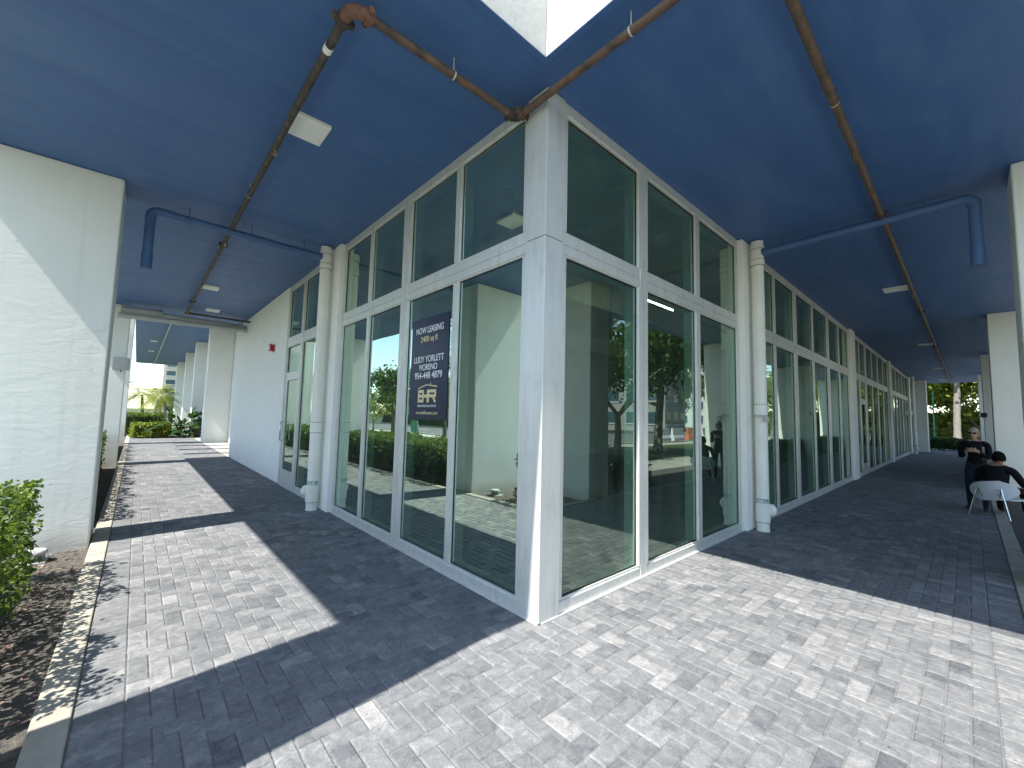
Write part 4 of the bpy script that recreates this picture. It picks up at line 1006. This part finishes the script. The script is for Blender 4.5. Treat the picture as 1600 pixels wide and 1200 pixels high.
def hand(V_, E_, pre, wrist, fd, side, curl):
    """palm and five fingers rooted at the wrist vertex; fd forward dir, side thumb dir, curl dir"""
    fd, side, curl = Vector(fd).normalized(), Vector(side).normalized(), Vector(curl).normalized(); w = Vector(V_[wrist][:3])
    p = w+fd*.05; V_[pre+'palm'] = (*p, .026); E_.append((wrist, pre+'palm'))
    k = w+fd*.085; V_[pre+'kn'] = (*k, .024); E_.append((pre+'palm', pre+'kn'))
    for i, l in enumerate((.062, .07, .066, .052)):
        a = k+side*(.028-.019*i)+fd*.008; b = a+fd*l*.5+curl*l*.2; c_ = b+fd*l*.18+curl*l*.45
        for nm, q, rr in (('a', a, .0095), ('b', b, .0085), ('c', c_, .0075)): V_[pre+'f%d%s' % (i, nm)] = (*q, rr)
        E_ += [(pre+'kn', pre+'f%da' % i), (pre+'f%da' % i, pre+'f%db' % i), (pre+'f%db' % i, pre+'f%dc' % i)]
    a = p+side*.032; b = a+side*.018+fd*.028; V_[pre+'ta'] = (*a, .011); V_[pre+'tb'] = (*b, .009); E_ += [(pre+'palm', pre+'ta'), (pre+'ta', pre+'tb')]
def head_parts(t, c, fdir, skin, hairm, hair_long, shades):
    """head mesh with nose, ears, mouth; c = centre, fdir = facing"""
    f = Vector((fdir[0], fdir[1], 0)).normalized(); s = Vector((-f.y, f.x, 0)); up = Vector((0, 0, 1)); c = Vector(c)
    def P(a, b, z): return c+f*a+s*b+up*z
    def ell(mb, a, b, z, ra, rb, rz, nu=16, nv=12):
        q = MB(); q.sphere((0, 0, 0), ra, rb, rz, nu, nv); mb.add([P(a+v[0], b+v[1], z+v[2])[:] for v in q.v], q.f, 0, True)
    mb = MB()
    for v_ in [0]:
        q = MB(); q.sphere((0, 0, 0), .098, .076, .118, 20, 16); vv = []
        for (x, y, z) in q.v:
            if z < -.02: k_ = 1-.35*min(1, (-.02-z)/.1); y *= k_; x = x*k_+.012*(1-k_)*2
            vv.append(P(x, y, z)[:])
        mb.add(vv, q.f, 0, True)
    ell(mb, .098, 0, -.012, .018, .012, .022, 10, 8); ell(mb, .0, .077, -.01, .018, .010, .028, 10, 8); ell(mb, .0, -.077, -.01, .018, .010, .028, 10, 8)
    ell(mb, .086, 0, -.062, .010, .024, .007, 10, 6)
    hd = mb.obj('head', skin, t)
    mb = MB(); ell(mb, .083, .03, .012, .012, .013, .008, 10, 6); ell(mb, .083, -.03, .012, .012, .013, .008, 10, 6); mb.obj('eyes', 'hair_black', hd)
    mb = MB(); q = MB(); q.sphere((0, 0, 0), .108, .088, .128, 20, 16); vv = []; ok = {}
    keep = []
    for i, (x, y, z) in enumerate(q.v):
        jag = .004*math.sin(i*2.7); vv.append(P(x*(1+jag)-.006, y*(1+jag), z+.004+jag)[:])
    for fc in q.f:
        cc = [sum(q.v[i][k_] for i in fc)/len(fc) for k_ in range(3)]
        if cc[2] > .055 or (cc[0] < .02 and cc[2] > (-.10 if hair_long else -.05)): keep.append(fc)
    mb.add(vv, keep, 0, True); mb.obj('hair', hairm, hd, False)
    if shades:
        mb = MB()
        for sg in (-1, 1):
            ell(mb, .092, .033*sg, .014, .008, .030, .020, 12, 8)
            mb.tube([P(.088, .06*sg, .018), P(.0, .08*sg, .015)], .004, 6)
        mb.tube([P(.099, .01, .02), P(.099, -.01, .02)], .004, 6); mb.obj('sunglasses', 'glasses_black', hd)
    return hd
# seated person, facing away along +X/-Y
sd_ = R(-22); sf = Vector((math.cos(sd_), math.sin(sd_), 0)); ss = Vector((-sf.y, sf.x, 0)); sc = Vector((9.22, -2.60, 0))
def S(a, b, z): return (*(sc+sf*a+ss*b+Vector((0, 0, z))),)
t = empty('person', (sc.x, sc.y, 0), **T('seated person in a black shirt with short black hair, seen from behind', 'person'))
V_ = {}; E_ = []
def jn(k, p, r, prev=None):
    V_[k] = (*p, r)
    if prev: E_.append((prev, k))
jn('pel', S(-.02, 0, .45), (.17, .125)); jn('waist', S(-.05, 0, .58), (.165, .125), 'pel'); jn('chest', S(0, 0, .76), (.185, .12), 'waist'); jn('neckb', S(.05, 0, .87), (.10, .075), 'chest'); jn('neck', S(.08, 0, .93), .055, 'neckb'); jn('nt', S(.10, 0, .98), .05, 'neck')
for sg, n_ in ((1, 'l'), (-1, 'r')):
    jn(n_+'hip', S(.05, .10*sg, .44), .095, 'pel'); jn(n_+'knee', S(.47, .15*sg, .47), .066, n_+'hip'); jn(n_+'calf', S(.50, .16*sg, .28), .058, n_+'knee'); jn(n_+'ank', S(.50, .16*sg, .08), .042, n_+'calf'); jn(n_+'toe', S(.66, .18*sg, .04), .036, n_+'ank')
    jn(n_+'sh', S(.02, .20*sg, .835), .068, 'neckb'); jn(n_+'el', S(.10, .30*sg, .585), .052, n_+'sh'); jn(n_+'wr', S(.33, .21*sg, .56), .032, n_+'el')
    hand(V_, E_, n_, n_+'wr', sf*1+ss*(-.2*sg), ss*-sg, Vector((0, 0, -1)))
def cls(c):
    d = c-sc; a = d.dot(sf); b = abs(d.dot(ss))
    if c.z > .915: return 1
    if c.z < .085 : return 3
    if c.z < .5 and not (a > .2 and b > .17 and c.z > .5): return 2 if (a > -.3) else 0
    if a > .20 and c.z > .5 and c.z < .66 and b > .12: return 1
    if a > .28 and c.z < .56: return 2
    return 0
skin_body('body', V_, E_, ['black_cloth', 'skin_brown', 'black_cloth', 'shoe_dark'], cls, t)
head_parts(t, S(.125, 0, 1.035), sf, 'skin_brown', 'hair_black', False, False)
# chair
t = empty('chair', (sc.x-.1, sc.y, 0), **T('white shell chair with splayed metal legs under the seated person', 'chair'))
mb = MB(); nu, nv = 22, 8; rows = []
for j in range(nv+1):
    q = j/nv
    for i in range(nu+1):
        a = -1+2*i/nu; hw = .315*math.sqrt(max(0.02, 1-((q-.5)*1.85)**2))
        rows.append(S(-.235+.13*(a*hw/.315)**2-.05*(q-.2), a*hw, .30+.34*q-.02*a))
f_ = [(j*(nu+1)+i, j*(nu+1)+i+1, (j+1)*(nu+1)+i+1, (j+1)*(nu+1)+i) for j in range(nv) for i in range(nu)]
back_in = [(Vector(p)+sf*.016)[:] for p in rows]; n_ = len(rows)
mb.add(rows+back_in, f_+[tuple(n_+i for i in fc[::-1]) for fc in f_], 0, True)
rim = [i for i in range(nu+1)]+[(j*(nu+1)+nu) for j in range(1, nv+1)]+[nv*(nu+1)+i for i in range(nu-1, -1, -1)]+[j*(nu+1) for j in range(nv-1, 0, -1)]
mb.add(rows+back_in, [(rim[k], rim[(k+1) % len(rim)], n_+rim[(k+1) % len(rim)], n_+rim[k]) for k in range(len(rim))], 0, True)
mb.obj('backrest', 'chair_shell', t, False)
mb = MB(); pts = [S(.13+.27*math.cos(k*math.pi/12), .265*math.sin(k*math.pi/12), .335) for k in range(24)]
mb.add(pts+[(p[0], p[1], p[2]-.02) for p in pts], [list(range(24)), list(range(24, 48))[::-1]]+[(k, (k+1) % 24, 24+(k+1) % 24, 24+k) for k in range(24)]); mb.obj('seat', 'chair_shell', t)
for sg in (-1, 1):
    mb = MB(); mb.tube([S(-.28, .15*sg, .52), S(-.33, .26*sg, .0)], .0105, 8); mb.obj('leg', 'chrome', t)
    mb = MB(); mb.tube([S(-.28, .15*sg, .52), S(-.20, .10*sg, .32), S(.30, .20*sg, .30), S(.38, .24*sg, .0)], .0105, 8); mb.obj('leg', 'chrome', t)
    mb = MB()
    for z in (.50, .42): mb.tube([S(-.30, (.10)*sg, z), S(-.27, .10*sg, z), S(-.27, .135*sg, z)], .008, 6)
    mb.obj('bracket', 'galvanised', t)
# standing person, facing the camera
pf_ = Vector((-.98, .18, 0)).normalized(); ps = Vector((-pf_.y, pf_.x, 0)); pcn = Vector((9.72, -2.36, 0))
def S(a, b, z): return (*(pcn+pf_*a+ps*b+Vector((0, 0, z))),)
t = empty('person', (pcn.x, pcn.y, 0), **T('standing person in black top, jeans and sunglasses with hands at the chest', 'person'))
V_ = {}; E_ = []
jn('pel', S(0, 0, .86), (.155, .11)); jn('waist', S(0, 0, 1.0), (.14, .10), 'pel'); jn('chest', S(.01, 0, 1.18), (.16, .105), 'waist'); jn('neckb', S(0, 0, 1.30), (.09, .065), 'chest'); jn('neck', S(.01, 0, 1.35), .05, 'neckb'); jn('nt', S(.015, 0, 1.40), .045, 'neck')
for sg, n_ in ((1, 'l'), (-1, 'r')):
    jn(n_+'hip', S(0, .085*sg, .78), .088, 'pel'); jn(n_+'knee', S(.02, .095*sg, .45), .06, n_+'hip'); jn(n_+'calf', S(.0, .10*sg, .30), .055, n_+'knee'); jn(n_+'ank', S(0, .10*sg, .08), .04, n_+'calf'); jn(n_+'toe', S(.15, .12*sg, .035), .034, n_+'ank')
    jn(n_+'sh', S(0, .175*sg, 1.265), .058, 'neckb'); jn(n_+'el', S(.03, .185*sg, 1.0), .044, n_+'sh'); jn(n_+'wr', S(.22, .07*sg, 1.14), .029, n_+'el')
    hand(V_, E_, n_, n_+'wr', pf_*.35+ps*(-.9*sg)+Vector((0, 0, .15)), Vector((0, 0, 1)), pf_*-.6+Vector((0, 0, .2)))
def cls2(c):
    d = c-pcn; a = d.dot(pf_); b = abs(d.dot(ps))
    if c.z > 1.33: return 1
    if c.z < .075: return 3
    if a > .17 and c.z > .9 and b < .10: return 1
    if c.z < .90 and b < .21 and a < .14: return 2
    return 0
skin_body('body', V_, E_, ['black_cloth', 'skin', 'dark_jeans', 'shoe_dark'], cls2, t)
head_parts(t, S(.03, 0, 1.465), pf_, 'skin', 'hair_fair', True, True)
